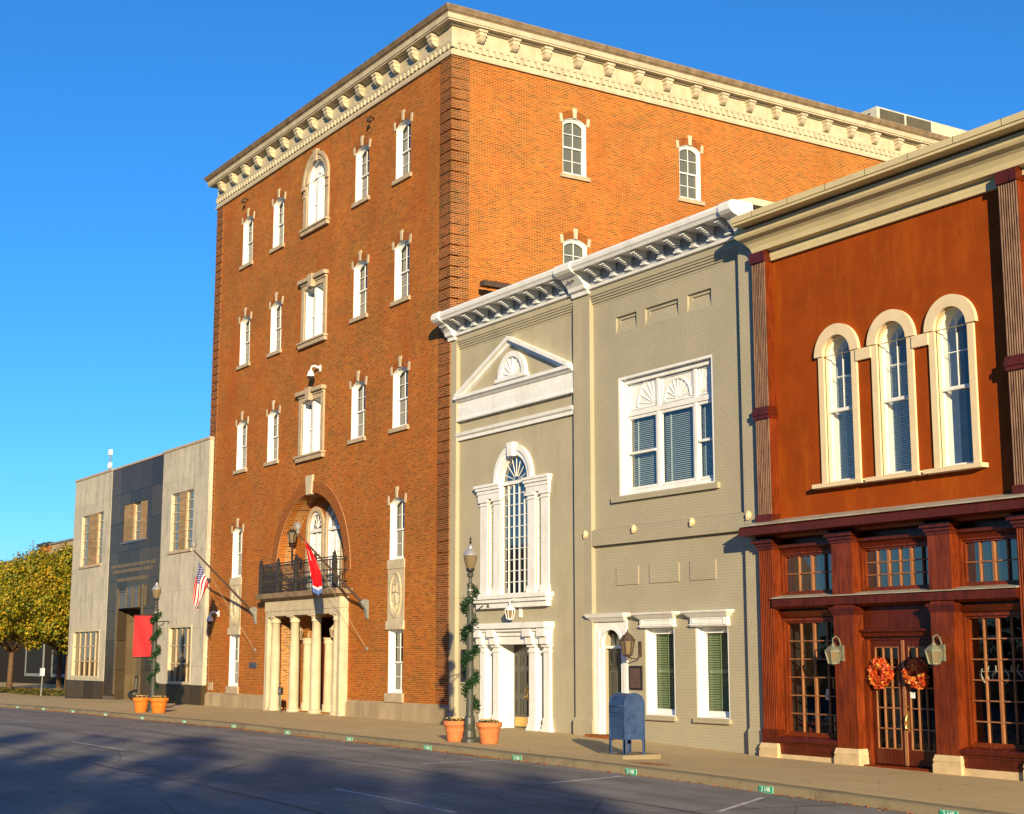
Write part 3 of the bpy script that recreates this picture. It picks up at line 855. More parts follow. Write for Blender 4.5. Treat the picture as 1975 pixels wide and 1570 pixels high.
cb.box(-0.19, 0.19, -0.37, -0.041, 25.47, 25.555); cb.box(-0.155, 0.155, -0.33, -0.041, 25.32, 25.469)
cb.profile([(-0.31, 25.319), (-0.041, 25.319), (-0.041, 25.10), (-0.14, 25.11), (-0.23, 25.17), (-0.28, 25.24)], -0.13, 0.13)
cor = cb.build('cornice_bracket', M_lime, bb, (0, 0, 0))
for i in range(15):
    o = cor if i == 0 else cor.copy()
    if i: COL.objects.link(o)
    o.location = (-46.92 - i * 1.513 + 57.33, 0, 0)
for i in range(17):
    o = cor.copy(); COL.objects.link(o)
    o.location = (BX1 + 57.33, 27.75 - FY + i * 1.485, 0); o.rotation_euler = (0, 0, R(90))
rf = MB(); rf.box(BX0 + .2, BX1 - .2, FY + .2, BY1 - .2, 24.5, 25.9); rf.build('roof', M_roof, bb)
# gooseneck spot fittings under the cornice
for fx in (-52.0, -65.05, -57.35):
    s = MB(); s.tube([(fx, FY, 23.9), (fx, FY - 0.18, 23.95), (fx, FY - 0.28, 23.85)], 0.035, 6); s.lathe([(0.05, 0.1), (0.09, -0.08), (0.07, -0.1)], (fx, FY - 0.28, 23.8), 8)
    if fx != -57.35: s.build('wall_spotlight', M_blackp, bb)

# porch
p = MB()
PX0, PX1 = -60.85, -53.55
p.box(PX0, PX1, 26.2, FY + 0.3, 4.22, 4.66); p.box(PX0 + 0.03, PX1 - 0.03, 26.23, FY + 0.3, 4.02, 4.219)
p.box(PX0 + 0.0, PX0 + 0.26, 26.24, FY + 0.2, 0.0, 4.019); p.box(PX1 - 0.26, PX1, 26.24, FY + 0.2, 0.0, 4.019)
p.box(PX0 + .1, PX1 - .1, FY + 0.301, 27.39, 4.3, 4.66)
po = p.build('porch', M_lime, bb)
p = MB(); p.slab(PX0 + .0, PX1, 26.2, FY + 0.7, 4.661, 4.76, 0.03, 0.22); p.slab(PX0, PX1, 26.2, FY + 0.7, 4.761, 4.97, 0.30, 0.34)
p.build('porch_slab', M_weath, po)
cl = MB(); cl.lathe([(0.29, 0.0), (0.30, 0.05), (0.29, 0.10), (0.25, 0.13), (0.215, 0.18), (0.21, 1.3), (0.20, 2.6), (0.178, 3.66), (0.215, 3.68), (0.215, 3.73), (0.20, 3.75), (0.21, 3.83), (0.26, 3.90)], (0, 0, 0.06), 28)
cl.box(-0.27, 0.27, -0.27, 0.27, 3.961, 4.018); cl.box(-0.36, 0.36, -0.36, 0.36, -0.1, 0.06)
c0 = cl.build('column', M_lime, po, (0, 0, 0), smooth=False)
for poly in c0.data.polygons: poly.use_smooth = len(poly.vertices) == 4 and abs(poly.normal.z) < 0.7 and poly.index < 330
for i, x in enumerate((-60.25, -58.3, -56.2, -54.2)):
    o = c0 if i == 0 else c0.copy()
    if i: COL.objects.link(o)
    o.location = (x + 57.33, 26.48 - FY, 0)
jn = MB()
for x in (-58.35, -56.3):
    p = MB(); p.lathe([(0.24, 0), (0.24, 0.3), (0.19, 0.36), (0.17, 2.7), (0.21, 2.78), (0.21, 2.9), (0.26, 3.0)], (x, 27.1, 0.08), 20)
    p.build('doorway_column', M_lime, po)
dr = MB()
dr.box(-58.74, -55.91, 28.5, 28.58, 0.07, 3.94)
dor = dr.build('entrance_door', M_doorb, po)
dr = MB(); dr.box(-58.3, -57.45, 28.47, 28.495, 0.9, 2.4); dr.box(-57.2, -56.35, 28.47, 28.495, 0.9, 2.4); dr.build('door_glass', M_glassd, dor)
dr = MB(); dr.tube([(-57.32, 28.44, 0.95), (-57.32, 28.44, 1.4)], 0.02, 6); dr.build('door_handle', M_alu, dor)
# arched balcony doors
for c in AD:
    f = MB()
    f.ring(arch(c, 0.86, 4.97, 7.78, None, 20), arch(c, 0.67, 4.97, 7.78, None, 20), 27.33, 27.45)
    o = f.build('balcony_door', M_sill, bb)
    f = MB()
    f.ring(arch(c, 0.66, 4.97, 7.78, None, 20), arch(c, 0.56, 5.0, 7.76, None, 20), 27.42, 27.56)
    f.box(c - 0.6, c + 0.6, 27.38, 27.54, 7.55, 7.7)
    for a in (-60, -30, 0, 30, 60):
        f.tube([(c, 27.5, 7.75), (c + 0.55 * math.sin(R(a)), 27.5, 7.75 + 0.55 * math.cos(R(a)))], 0.02, 4)
    for i in (-1, 1): f.box(c + i * 0.5 - 0.06, c + i * 0.5 + 0.06, 27.46, 27.54, 4.98, 7.55)
    f.box(c - 0.09, c + 0.09, 27.46, 27.54, 4.98, 7.55)
    for i in (-1, 1):
        f.box(c + i * 0.27 - 0.012, c + i * 0.27 + 0.012, 27.48, 27.53, 5.3, 7.5)
        for t in range(1, 5): f.box(c + min(0, i * 0.46), c + max(0, i * 0.46), 27.481, 27.529, 5.3 + t * 0.44, 5.325 + t * 0.44)
        f.box(c + min(0, i * 0.46), c + max(0, i * 0.46), 27.47, 27.535, 4.98, 5.3)
    f.build('door_frame', M_white, o)
    f = MB(); f.wall(arch(c, 0.6, 5.0, 7.76, None, 20), [], 27.54, 27.55); f.build('pane', M_glassd, o)
# balcony railing
rl = MB(); RY = 26.02
posts = [-60.95, -59.14, -57.33, -55.52, -53.71]
for x in posts:
    rl.box(x - 0.07, x + 0.07, RY - 0.07, RY + 0.07, 4.97, 6.3); rl.lathe([(0.05, 0), (0.08, 0.05), (0.05, 0.1), (0.03, 0.14), (0.0, 0.2)], (x, RY, 6.3), 8)
for z in (5.05, 5.28, 5.72, 6.12, 6.22):
    rl.box(posts[0], posts[-1], RY - 0.022, RY + 0.022, z - 0.022, z + 0.022)
    for x in (posts[0], posts[-1]): rl.box(x - 0.021, x + 0.021, RY, FY + 0.02, z - 0.021, z + 0.021)
x = posts[0] + 0.12
while x < posts[-1] - 0.05:
    rl.box(x - 0.013, x + 0.013, RY - 0.013, RY + 0.013, 4.98, 6.16)
    for z in (5.5,):
        pts = [(x + 0.045 * math.cos(2 * PI * i / 8), RY, z + 0.09 * math.sin(2 * PI * i / 8)) for i in range(9)]
        rl.tube(pts, 0.011, 4)
    x += 0.128
for x in (posts[0], posts[-1]):
    for i in range(1, 5): rl.box(x - 0.012, x + 0.012, RY + 0.115 * i - 0.012, RY + 0.115 * i + 0.012, 4.98, 6.16)
rl.build('balcony_railing', M_blackp, bb)
v = MB(); v.ring(rect(-68.36, -67.62, 0.78, 1.13), rect(-68.2, -67.78, 0.86, 1.05), FY - 0.03, FY + 0.02); v.box(-68.2, -67.78, FY - 0.005, FY + 0.01, 0.86, 1.05)
v.build('vent_cover', M_sill, bb)

# ------------------------------------------------------------------ grey stuccoed building with the Venetian window
GY, GP = 26.75, 26.6                      # recessed wall, pilaster face
gl_ = building('grey_stucco_building', 'grey stucco building with white pediment and tall white three part arched window', 'building', (-41.75, GP, 0))
def console_poly(y0):
    """side outline of the end consoles, gutter nose at the top"""
    return [(y0, 13.50), (y0 - 0.08, 13.50), (y0 - 0.10, 13.62), (y0 - 0.20, 13.66), (y0 - 0.24, 13.78), (y0 - 0.52, 14.06), (y0 - 0.60, 14.07), (y0 - 0.70, 14.12),
            (y0 - 0.79, 14.20), (y0 - 0.80, 14.34), (y0 - 0.74, 14.44), (y0 - 0.6, 14.47), (y0, 14.47)]
def bracket_mb():
    b = MB()
    b.profile([(-0.02, 13.80), (-0.10, 13.80), (-0.13, 13.88), (-0.30, 14.00), (-0.50, 14.06), (-0.58, 14.15), (-0.02, 14.15)], -0.05, 0.05)
    for i in range(5):
        t = i / 4
        y = -0.22 - 0.30 * t; z = 13.95 + 0.13 * t
        b.box(-0.095, 0.095, y - 0.022, y + 0.022, z - 0.035, z + 0.055)
    b.box(-0.10, 0.10, -0.13, -0.02, 13.84, 13.90); b.box(-0.12, 0.12, -0.16, -0.02, 13.76, 13.80)
    return b
def cornice(par, x0, x1, bxs):
    s = MB()
    s.box(x0, x1, GP - 0.02, GP + 0.3, 13.66, 14.16)
    s.build('eaves_frieze', M_frieze, par)
    s = MB()
    s.profile([(GP - 0.02, 13.60), (GP - 0.08, 13.62), (GP - 0.10, 13.70), (GP - 0.021, 13.74)], x0, x1)
    s.profile([(GP + 0.1, 14.161), (GP - 0.60, 14.161), (GP - 0.62, 14.12), (GP - 0.66, 14.12), (GP - 0.70, 14.20), (GP - 0.74, 14.24), (GP - 0.76, 14.34), (GP - 0.72, 14.42), (GP - 0.62, 14.45), (GP + 0.1, 14.46)], x0, x1)
    s.build('gutter_cornice', M_white, par)
    o0 = bracket_mb().build('eaves_bracket', M_white, par, (0, 0, 0))
    pr = ROOT[par.name]
    for i, x in enumerate(bxs):
        o = o0 if i == 0 else o0.copy()
        if i: COL.objects.link(o)
        o.location = (x - pr[0], GP - pr[1] - 0.02, 0)
def console(par, x0, x1):
    s = MB(); s.profile(console_poly(GP), x0, x1)
    o = s.build('cornice_console', M_white, par)
    s = MB(); s.profile([(GP - 0.30, 13.93), (GP - 0.27, 13.86), (GP - 0.50, 14.075), (GP - 0.53, 14.10)], x0 + 0.08, x1 - 0.08)
    xm = (x0 + x1) / 2
    for dx in (-0.11, 0.11): s.lathe([(0.02, 0), (0.07, 0.0), (0.08, 0.02), (0.03, 0.04)], (xm + dx, GP - 0.42, 13.93), 10)
    s.build('console_ornament', M_grey, o)
wall_l = MB()
PALL = [rect(-43.35, -42.98, 4.32, 7.60), rect(-40.42, -40.08, 4.32, 7.60), arch(-41.69, 0.84, 4.32, 8.1, None, 24)]
DOORL = rect(-43.56, -39.9, -0.5, 2.72)
wall_l.wall(rect(-45.30, -38.05, -0.6, 13.16), PALL + [DOORL], GY, GY + 0.3)
wall_l.build('front_wall', M_stucco, gl_)
s = MB()
s.box(-45.72, -45.30, GP, GP + 0.5, -0.6, 13.6); s.box(-45.76, -45.28, GP - 0.05, GP + 0.3, -0.6, 0.42)
s.build('pilaster', M_gtrim, gl_)
s = MB(); s.box(-38.03, -37.54, GP, GP + 0.5, -0.6, 13.6); s.box(-38.08, -37.54, GP - 0.06, GP + 0.3, -0.6, 0.42); s.profile([(GP - .06, .421), (GP, .50), (GP + .01, .50), (GP + .01, .421)], -38.08, -37.54)
s.build('pilaster', M_gtrim, gl_)
def corbels(par, x0, x1, mat):
    s = MB()
    s.box(x0, x1, GP + 0.002, GP + 0.3, 13.40, 13.66)
    for i in range(4): s.box(x0, x1, GP + 0.035 * (i + 1), GP + 0.3, 13.40 - 0.075 * (i + 1), 13.399 - 0.075 * i)
    s.build('corbelled_courses', mat, par)
corbels(gl_, -45.30, -38.03, M_stucco)
cornice(gl_, -45.30, -38.03, [-44.72, -43.93, -43.14, -42.33, -41.53, -40.74, -39.97, -39.18, -38.42])
console(gl_, -45.78, -45.30)
s = MB(); s.box(-45.74, -37.9, 26.95, 44, 13.2, 14.3); s.box(-45.73, -45.3, 27.1, 44, -0.6, 13.2)
s.build('roof', M_roof, gl_)
# pediment and entablature
s = MB()
def rake(ax, az, bx, bz, t, y0, y1, mb):
    d = Vector((bx - ax, bz - az)).normalized(); q = Vector((-d.y, d.x)) * t
    if q.y > 0: q = -q
    mb.prism([(ax, az), (bx, bz), (bx + 0, bz - t / abs(d.x)), (ax + 0, az - t / abs(d.x))], y0, y1)
AX, AZ = -41.8, 13.0
LX, RX, EZ = -45.3, -38.24, 11.42
for (ex) in (LX, RX):
    rake(ex, EZ + 0.08, AX, AZ, 0.12, GY - 0.24, GY, s)
    rake(ex, EZ - 0.055, AX, AZ - 0.135, 0.13, GY - 0.12, GY, s)
pd = s.build('pediment', M_white, gl_)
s = MB()
s.box(-45.32, -38.12, GY - 0.28, GY, 11.30, 11.41); s.profile([(GY, 11.20), (GY - 0.12, 11.20), (GY - 0.24, 11.299), (GY, 11.299)], -45.30, -38.1)
s.box(-45.29, -38.1, GY - 0.08, GY, 10.98, 11.199); s.box(-45.29, -38.1, GY - 0.11, GY, 10.72, 10.979)
s.profile([(GY, 10.52), (GY - 0.16, 10.52), (GY - 0.16, 10.58), (GY - 0.11, 10.66), (GY - 0.11, 10.719), (GY, 10.719)], -45.29, -38.1)
s.build('entablature', M_white, pd)
s = MB(); s.profile([(GY, 9.84), (GY - 0.10, 9.84), (GY - 0.10, 9.95), (GY - 0.17, 10.0), (GY - 0.19, 10.10), (GY, 10.11)], -45.29, -38.1)
s.build('string_course', M_white, gl_)
lx = -41.72
s = MB(); s.ring(arch(lx, 0.86, 11.62, 11.63, 0.84, 24), arch(lx, 0.66, 11.625, 11.626, 0.66, 24), GY - 0.14, GY); s.box(lx - 0.95, lx + 0.95, GY - 0.2, GY, 11.5, 11.619)
s.prism(arch(lx, 0.67, 11.622, 11.623, 0.67, 24), GY - 0.05, GY - 0.001)
for a in range(-75, 76, 25):
    s.tube([(lx, GY - 0.05, 11.64), (lx + 0.64 * math.sin(R(a)), GY - 0.06, 11.64 + 0.64 * math.cos(R(a)))], [0.03, 0.045], 5)
s.build('lunette', M_white, pd)
# Venetian window
AXC = -41.69
s = MB()
s.ring(arch(AXC, 1.17, 8.10, 8.10, None, 28), arch(AXC, 0.84, 8.10, 8.10, None, 28), GY - 0.14, GY + 0.05) if False else None
s.prism(arc_band(AXC, 8.1, 0.845, 1.02, -90, 90, 28), GY - 0.06, GY + 0.02); s.prism(arc_band(AXC, 8.1, 1.021, 1.20, -90, 90, 28), GY - 0.11, GY)
s.prism([(AXC - 0.13, 8.90), (AXC + 0.13, 8.90), (AXC + 0.17, 9.36), (AXC - 0.17, 9.36)], GY - 0.22, GY)
vw = s.build('venetian_window', M_white, gl_)
def pilcol(mb, x0, x1, z0, z1):
    mb.box(x0, x1, GY - 0.035, GY + 0.05, z0, z1)
    mb.box(x0 - 0.05, x1 + 0.05, GY - 0.08, GY + 0.05, z0, z0 + 0.16); mb.box(x0 - 0.03, x1 + 0.03, GY - 0.06, GY + 0.05, z0 + 0.161, z0 + 0.24)
    mb.box(x0 - 0.04, x1 + 0.04, GY - 0.065, GY + 0.05, z1 - 0.22, z1 - 0.17); mb.box(x0 - 0.06, x1 + 0.06, GY - 0.09, GY + 0.05, z1 - 0.10, z1)
for x0, x1 in ((-43.82, -43.36), (-42.97, -42.54), (-40.86, -40.43), (-40.07, -39.63)):
    s = MB(); pilcol(s, x0, x1, 4.34, 7.6); s.build('window_pilaster', M_white, vw)
for x0, x1 in ((-43.9, -42.5), (-40.88, -39.56)):
    s = MB()
    s.box(x0, x1, GY - 0.09, GY + 0.02, 7.601, 7.78); s.box(x0 - 0.02, x1 + 0.02, GY - 0.12, GY + 0.02, 7.781, 7.9); s.box(x0 - 0.06, x1 + 0.06, GY - 0.17, GY + 0.02, 7.901, 8.0); s.box(x0 - 0.10, x1 + 0.10, GY - 0.21, GY + 0.02, 8.001, 8.09)
    s.build('window_entablature', M_white, vw)
s = MB(); s.box(-43.98, -39.42, GY - 0.32, GY + 0.1, 4.2, 4.335); s.box(-43.9, -39.5, GY - 0.26, GY, 4.08, 4.199); s.box(-43.84, -39.56, GY - 0.18, GY, 3.9, 4.079)
s.build('sill', M_white, vw)
s = MB(); gy = GY + 0.06
s.ring(arch(AXC, 0.84, 4.33, 8.1, None, 24), arch(AXC, 0.79, 4.38, 8.1, None, 24), gy - 0.04, gy + 0.06)
for i in range(1, 5): s.box(AXC - 0.80 + i * 0.32 - 0.014, AXC - 0.80 + i * 0.32 + 0.014, gy, gy + 0.035, 4.38, 8.0)
for i in range(1, 11): s.box(AXC - 0.8, AXC + 0.8, gy + 0.001, gy + 0.034, 4.38 + i * 0.365 - 0.013, 4.38 + i * 0.365 + 0.013)
s.box(AXC - 0.83, AXC + 0.83, gy - 0.05, gy + 0.05, 7.98, 8.1)
for a in (-72, -45, -20, 0, 20, 45, 72): s.tube([(AXC + 0.15 * math.sin(R(a)), gy + 0.02, 8.1 + 0.15 * math.cos(R(a))), (AXC + 0.81 * math.sin(R(a)), gy + 0.02, 8.1 + 0.81 * math.cos(R(a)))], 0.015, 4)
s.build('window_bars', M_white, vw)
s = MB(); s.wall(arch(AXC, 0.83, 4.34, 8.1, None, 24), [], gy + 0.036, gy + 0.04); s.build('pane', M_glasst2, vw)
for x0, x1 in ((-43.35, -42.98), (-40.42, -40.08)):
    s = MB(); s.ring(rect(x0, x1, 4.33, 7.6), rect(x0 + 0.03, x1 - 0.03, 4.4, 7.5), gy - 0.03, gy + 0.06)
    for i in range(1, 9): s.box(x0 + 0.04, x1 - 0.04, gy, gy + 0.03, 4.4 + i * 0.345, 4.42 + i * 0.345)
    s.build('side_light', M_white, vw)
    s = MB(); s.wall(rect(x0 + 0.04, x1 - 0.04, 4.38, 7.52), [], gy + 0.035, gy + 0.04); s.build('side_pane', glass('pale_curtain_glass', (0.38, 0.36, 0.24), 1.6) if 'pale_curtain_glass' not in MATS else MATS['pale_curtain_glass'], vw)
# door case
s = MB()
s.box(-43.74, -39.50, GY - 0.20, GY + 0.3, 2.98, 3.12); s.box(-43.80, -39.44, GY - 0.30, GY + 0.1, 3.121, 3.22); s.box(-43.86, -39.38, GY - 0.40, GY + 0.1, 3.221, 3.40); s.box(-43.70, -39.54, GY - 0.13, GY + 0.6, 2.71, 2.979)
dc = s.build('door_case', M_white, gl_)
for x0, x1, yb in ((-43.72, -43.42, GY + .35), (-42.88, -42.54, GY + .60), (-40.70, -40.34, GY + .60), (-39.86, -39.52, GY + .35)):
    s = MB()
    s.box(x0, x1, GY - 0.09, yb, -0.2, 2.709)
    s.box(x0 - 0.06, x1 + 0.06, GY - 0.14, GY + 0.05, -0.2, 0.2); s.box(x0 - 0.03, x1 + 0.03, GY - 0.12, GY + 0.04, 0.201, 0.42); s.box(x0 - 0.09, x1 + 0.09, GY - 0.17, GY + 0.05, -0.2, 0.08)
    s.box(x0 - 0.03, x1 + 0.03, GY - 0.12, GY + 0.04, 2.45, 2.53); s.box(x0 - 0.05, x1 + 0.05, GY - 0.15, GY + 0.04, 2.62, 2.708)
    s.box(x0 - 0.03, x1 + 0.03, GY - 0.24, GY + 0.04, 2.709, 2.95); s.box(x0 - 0.05, x1 + 0.05, GY - 0.34, GY + 0.04, 2.951, 3.2)
    s.build('door_pilaster', M_white, dc)
s = MB(); s.box(-43.6, -42.6, GY + 0.3, GY + 0.4, -0.2, 2.8); s.box(-40.6, -39.6, GY + 0.3, GY + 0.4, -0.2, 2.8); s.box(-42.54, -40.7, GY + .31, GY + .7, 2.715, 2.85); s.box(-42.54, -40.7, GY + .61, GY + .7, -0.2, 2.7)
s.build('door_lining', M_white, dc)
for x0, x1, hx in ((-42.53, -41.62, -41.72), (-41.60, -40.71, -41.5)):
    s = MB(); dy = GY + 0.52
    s.box(x0, x1, dy, dy + 0.05, 0.0, 2.7)
    do = s.build('door', M_doorb, dc)
    s = MB()
    for z0, z1 in ((0.42, 0.95), (1.1, 1.85), (2.0, 2.35)):
        for a, b in ((x0 + 0.1, (x0 + x1) / 2 - 0.05), ((x0 + x1) / 2 + 0.05, x1 - 0.1)):
            s.ring(rect(a, b, z0, z1), rect(a + 0.04, b - 0.04, z0 + 0.04, z1 - 0.04), dy - 0.02, dy - 0.001)
    s.build('door_panels', M_doorb, do)
    s = MB(); s.tube([(hx, dy - 0.02, 0.95), (hx, dy - 0.09, 1.0), (hx, dy - 0.09, 1.2), (hx, dy - 0.02, 1.28)], 0.02, 6); s.box(hx - 0.03, hx + 0.03, dy - 0.015, dy - 0.002, 0.9, 1.4); s.build('door_handle', M_brass, do)
    s = MB(); s.box(x0 + 0.08, x1 - 0.08, dy - 0.015, dy - 0.003, 0.06, 0.36); s.build('kick_plate', M_brass, do)

# ------------------------------------------------------------------ grey painted brick building
gr = building('grey_painted_brick_building', 'grey painted brick building with broad white fan topped window and two shuttered windows below', 'building', (-33.7, GP, 0))
GX0, GX1 = -37.54, -29.35
up = MB()
NICH = [(-35.96, -34.93), (-34.50, -32.95), (-32.53, -31.48)]
WIN = rect(-35.88, -31.48, 7.03, 10.64)
up.wall(rect(-37.14, -30.15, 6.10, 13.12), [rect(a, b, 12.0, 12.53) for a, b in NICH] + [WIN], GY, GY + 0.3)
up.build('upper_wall', M_gbrick, gr)
for a, b in NICH:
    s = MB(); s.wall(rect(a, b, 12.0, 12.53), [rect(a + 0.14, b - 0.14, 11.995, 12.43)], GY + 0.07, GY + 0.14)
    s.quad((a, GY + 0.14, 12.53), (b, GY + 0.14, 12.53), (b, GY - 0.003, 11.98), (a, GY - 0.003, 11.98))
    s.v = s.v; s.build('wall_niche', M_gbrick, gr)
lo = MB()
DO2 = arch(-36.28, 0.40, -0.5, 2.62, None, 18)
W2 = rect(-34.74, -33.37, 0.67, 3.15); W3 = rect(-32.46, -31.07, 0.67, 3.15)
lo.wall(rect(-37.14, -30.15, -0.7, 5.62), [rect(-36.80, -35.80, -0.6, 3.14), W2, W3], GY, GY + 0.3)
lo.build('lower_wall', M_gbrick, gr)
s = MB(); s.box(-37.14, -30.15, GP + 0.01, GY + 0.2, 5.621, 6.08); s.profile([(GP + 0.01, 6.081), (GY, 6.14), (GY + 0.1, 6.14), (GY + 0.1, 6.081)], -37.14, -30.15)
s.build('band_course', M_gbrick, gr)
for x0, x1 in ((GX0 + 0.001, -37.14), (-30.15, GX1)):
    s = MB(); s.box(x0, x1, GP, GY + 0.35, -0.7, 13.6); s.box(x0 - 0.003, x1 + (0.05 if x0 < -37 else -0.01), GP - 0.06, GP + 0.2, -0.7, 0.42); s.profile([(GP - .06, .421), (GP, .50), (GP + .01, .50), (GP + .01, .421)], x0, x1)
    s.build('pilaster', M_gbrick, gr)
corbels(gr, -37.14, -30.15, M_gbrick)
cornice(gr, -37.10, -29.6, [-36.52, -35.72, -34.93, -34.17, -33.38, -32.61, -31.88, -31.12, -30.36])
console(gr, -37.98, -37.10)
s = MB(); s.profile(console_poly(GP), -30.02, -29.55)
s.lathe([(0.12, -0.4), (0.12, 0.0)], (0, 0, 0), 3) if False else None
s.build('cornice_console', M_white, gr)
s = MB(); s.profile([(GP - 0.45, 14.471), (GP + 4, 14.471), (GP + 4, 14.62), (GP + 0.1, 14.66), (GP - 0.45, 14.50)], -30.0, -29.62)
s.build('parapet_end', M_cream, gr)
s = MB(); s.box(-37.85, GX1, 26.95, 44, 13.2, 14.3); s.box(-29.7, GX1, 27.1, 44, -0.6, 13.2); s.build('roof', M_roof, gr)
# three lower plaques of brickwork
for a, b in ((-36.05, -34.98), (-34.45, -33.11), (-32.61, -31.52)):
    s = MB(); s.box(a, b, GY - 0.03, GY + 0.05, 4.40, 4.93); s.build('brick_panel', M_gbrick, gr)
# lion-head tie plates along the band
def rosette(x, z, y):
    s = MB()
    s.lathe([(0.20, 0.0), (0.21, 0.03), (0.15, 0.05), (0.14, 0.10), (0.09, 0.15), (0.0, 0.17)], (0, 0, 0), 12)
    for i in range(12):
        a = 2 * PI * i / 12
        s.tube([(0.15 * math.cos(a), 0.15 * math.sin(a), 0.04), (0.23 * math.cos(a + 0.25), 0.23 * math.sin(a + 0.25), 0.07)], [0.035, 0.015], 5)
    s.tube([(0, -0.08, 0.12), (0, -0.12, 0.17), (0.0, -0.2, 0.13), (0, -0.16, 0.08)], 0.022, 5)
    s.v = [(a, -c, b) for a, b, c in s.v]; s.f = [f[::-1] for f in s.f]
    s.v = [(a * 0.54 + x, b * 0.54 + y, c * 0.54 + z) for a, b, c in s.v]
    return s
for x in (-37.42, -34.98, -32.32, -29.98):
    rosette(x, 6.0, GP).build('lion_head_plate', M_cream, gr)
# broad window
s = MB(); wy = GY + 0.22
s.ring(WIN, rect(-35.80, -31.56, 7.08, 10.56), GY + 0.01, wy + 0.1)
s.box(-35.799, -35.68, wy - 0.06, wy + 0.098, 7.082, 10.558); s.box(-31.68, -31.561, wy - 0.06, wy + 0.098, 7.082, 10.558)
s.box(-35.7, -31.66, wy - 0.08, wy + 0.09, 10.42, 10.556); s.box(-35.7, -31.66, wy - 0.07, wy + 0.09, 7.084, 7.20)
s.box(-35.7, -31.66, wy - 0.035, wy + 0.09, 9.43, 9.58)
for a in (-34.28, -32.58): s.box(a, a + 0.13, wy - 0.02, wy + 0.095, 7.08, 10.5)
bw = s.build('broad_window', M_white, gr)
s = MB()
s.box(-35.7, -31.6, wy + 0.05, wy + 0.08, 9.55, 10.45)
s.build('fan_panel', M_white, bw)
s = MB()
for cx, r, a0, a1 in ((-34.42, 0.85, -90, 0), (-33.36, 0.62, -90, 90), (-32.34, 0.85, 0, 90)):
    zc = 9.68
    s.prism(arc_band(cx, zc, r - 0.05, r, a0, a1, 16), wy + 0.01, wy + 0.055)
    k_ = 5 if a1 - a0 < 100 else 9
    for i in range(k_):
        a = a0 + (a1 - a0) * (i + 0.5) / k_
        s.tube([(cx + 0.08 * math.sin(R(a)), wy + 0.045, zc + 0.08 * math.cos(R(a))), (cx + (r - 0.03) * math.sin(R(a)), wy + 0.045, zc + (r - 0.03) * math.cos(R(a)))], [0.014, 0.026], 5)
for a, b in ((-35.58, -34.36), (-34.08, -32.66), (-32.38, -31.78)):
    s.ring(rect(a, b, 9.62, 10.4), rect(a + 0.035, b - 0.035, 9.655, 10.365), wy + 0.02, wy + 0.056)
s.build('fan_tracery', M_white, bw)
for a, b, rail in ((-35.68, -34.28, True), (-34.15, -32.58, False), (-32.45, -31.68, True)):
    s = MB(); s.ring(rect(a, b, 7.22, 9.42), rect(a + 0.065, b - 0.065, 7.29, 9.34), wy - 0.0, wy + 0.08)
    if rail: s.box(a + 0.08, b - 0.08, wy - 0.045, wy + 0.07, 8.27, 8.34)
    s.build('sash', M_white, bw)
    s = MB(); s.wall(rect(a + 0.05, b - 0.05, 7.27, 9.36), [], wy + 0.05, wy + 0.055); s.build('pane', M_glasss, bw)
    s = MB(); z = 7.3
    while z < 9.34:
        s.quad((a + 0.02, wy + 0.15, z), (b - 0.02, wy + 0.15, z), (b - 0.02, wy + 0.19, z + 0.038), (a + 0.02, wy + 0.19, z + 0.038)); z += 0.058
    for t in (0.2, 0.8): s.box(a + (b - a) * t - 0.005, a + (b - a) * t + 0.005, wy + 0.14, wy + 0.2, 7.28, 9.34)
    s.build('blind', M_blind, bw)
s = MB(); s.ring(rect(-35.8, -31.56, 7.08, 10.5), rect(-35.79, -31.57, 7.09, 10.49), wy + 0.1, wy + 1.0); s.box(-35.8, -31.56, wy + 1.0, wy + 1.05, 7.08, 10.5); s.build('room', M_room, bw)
s = MB(); s.box(-36.18, -31.28, GY - 0.10, GY + 0.25, 6.86, 7.025); s.build('sill', M_gbrick, gr)
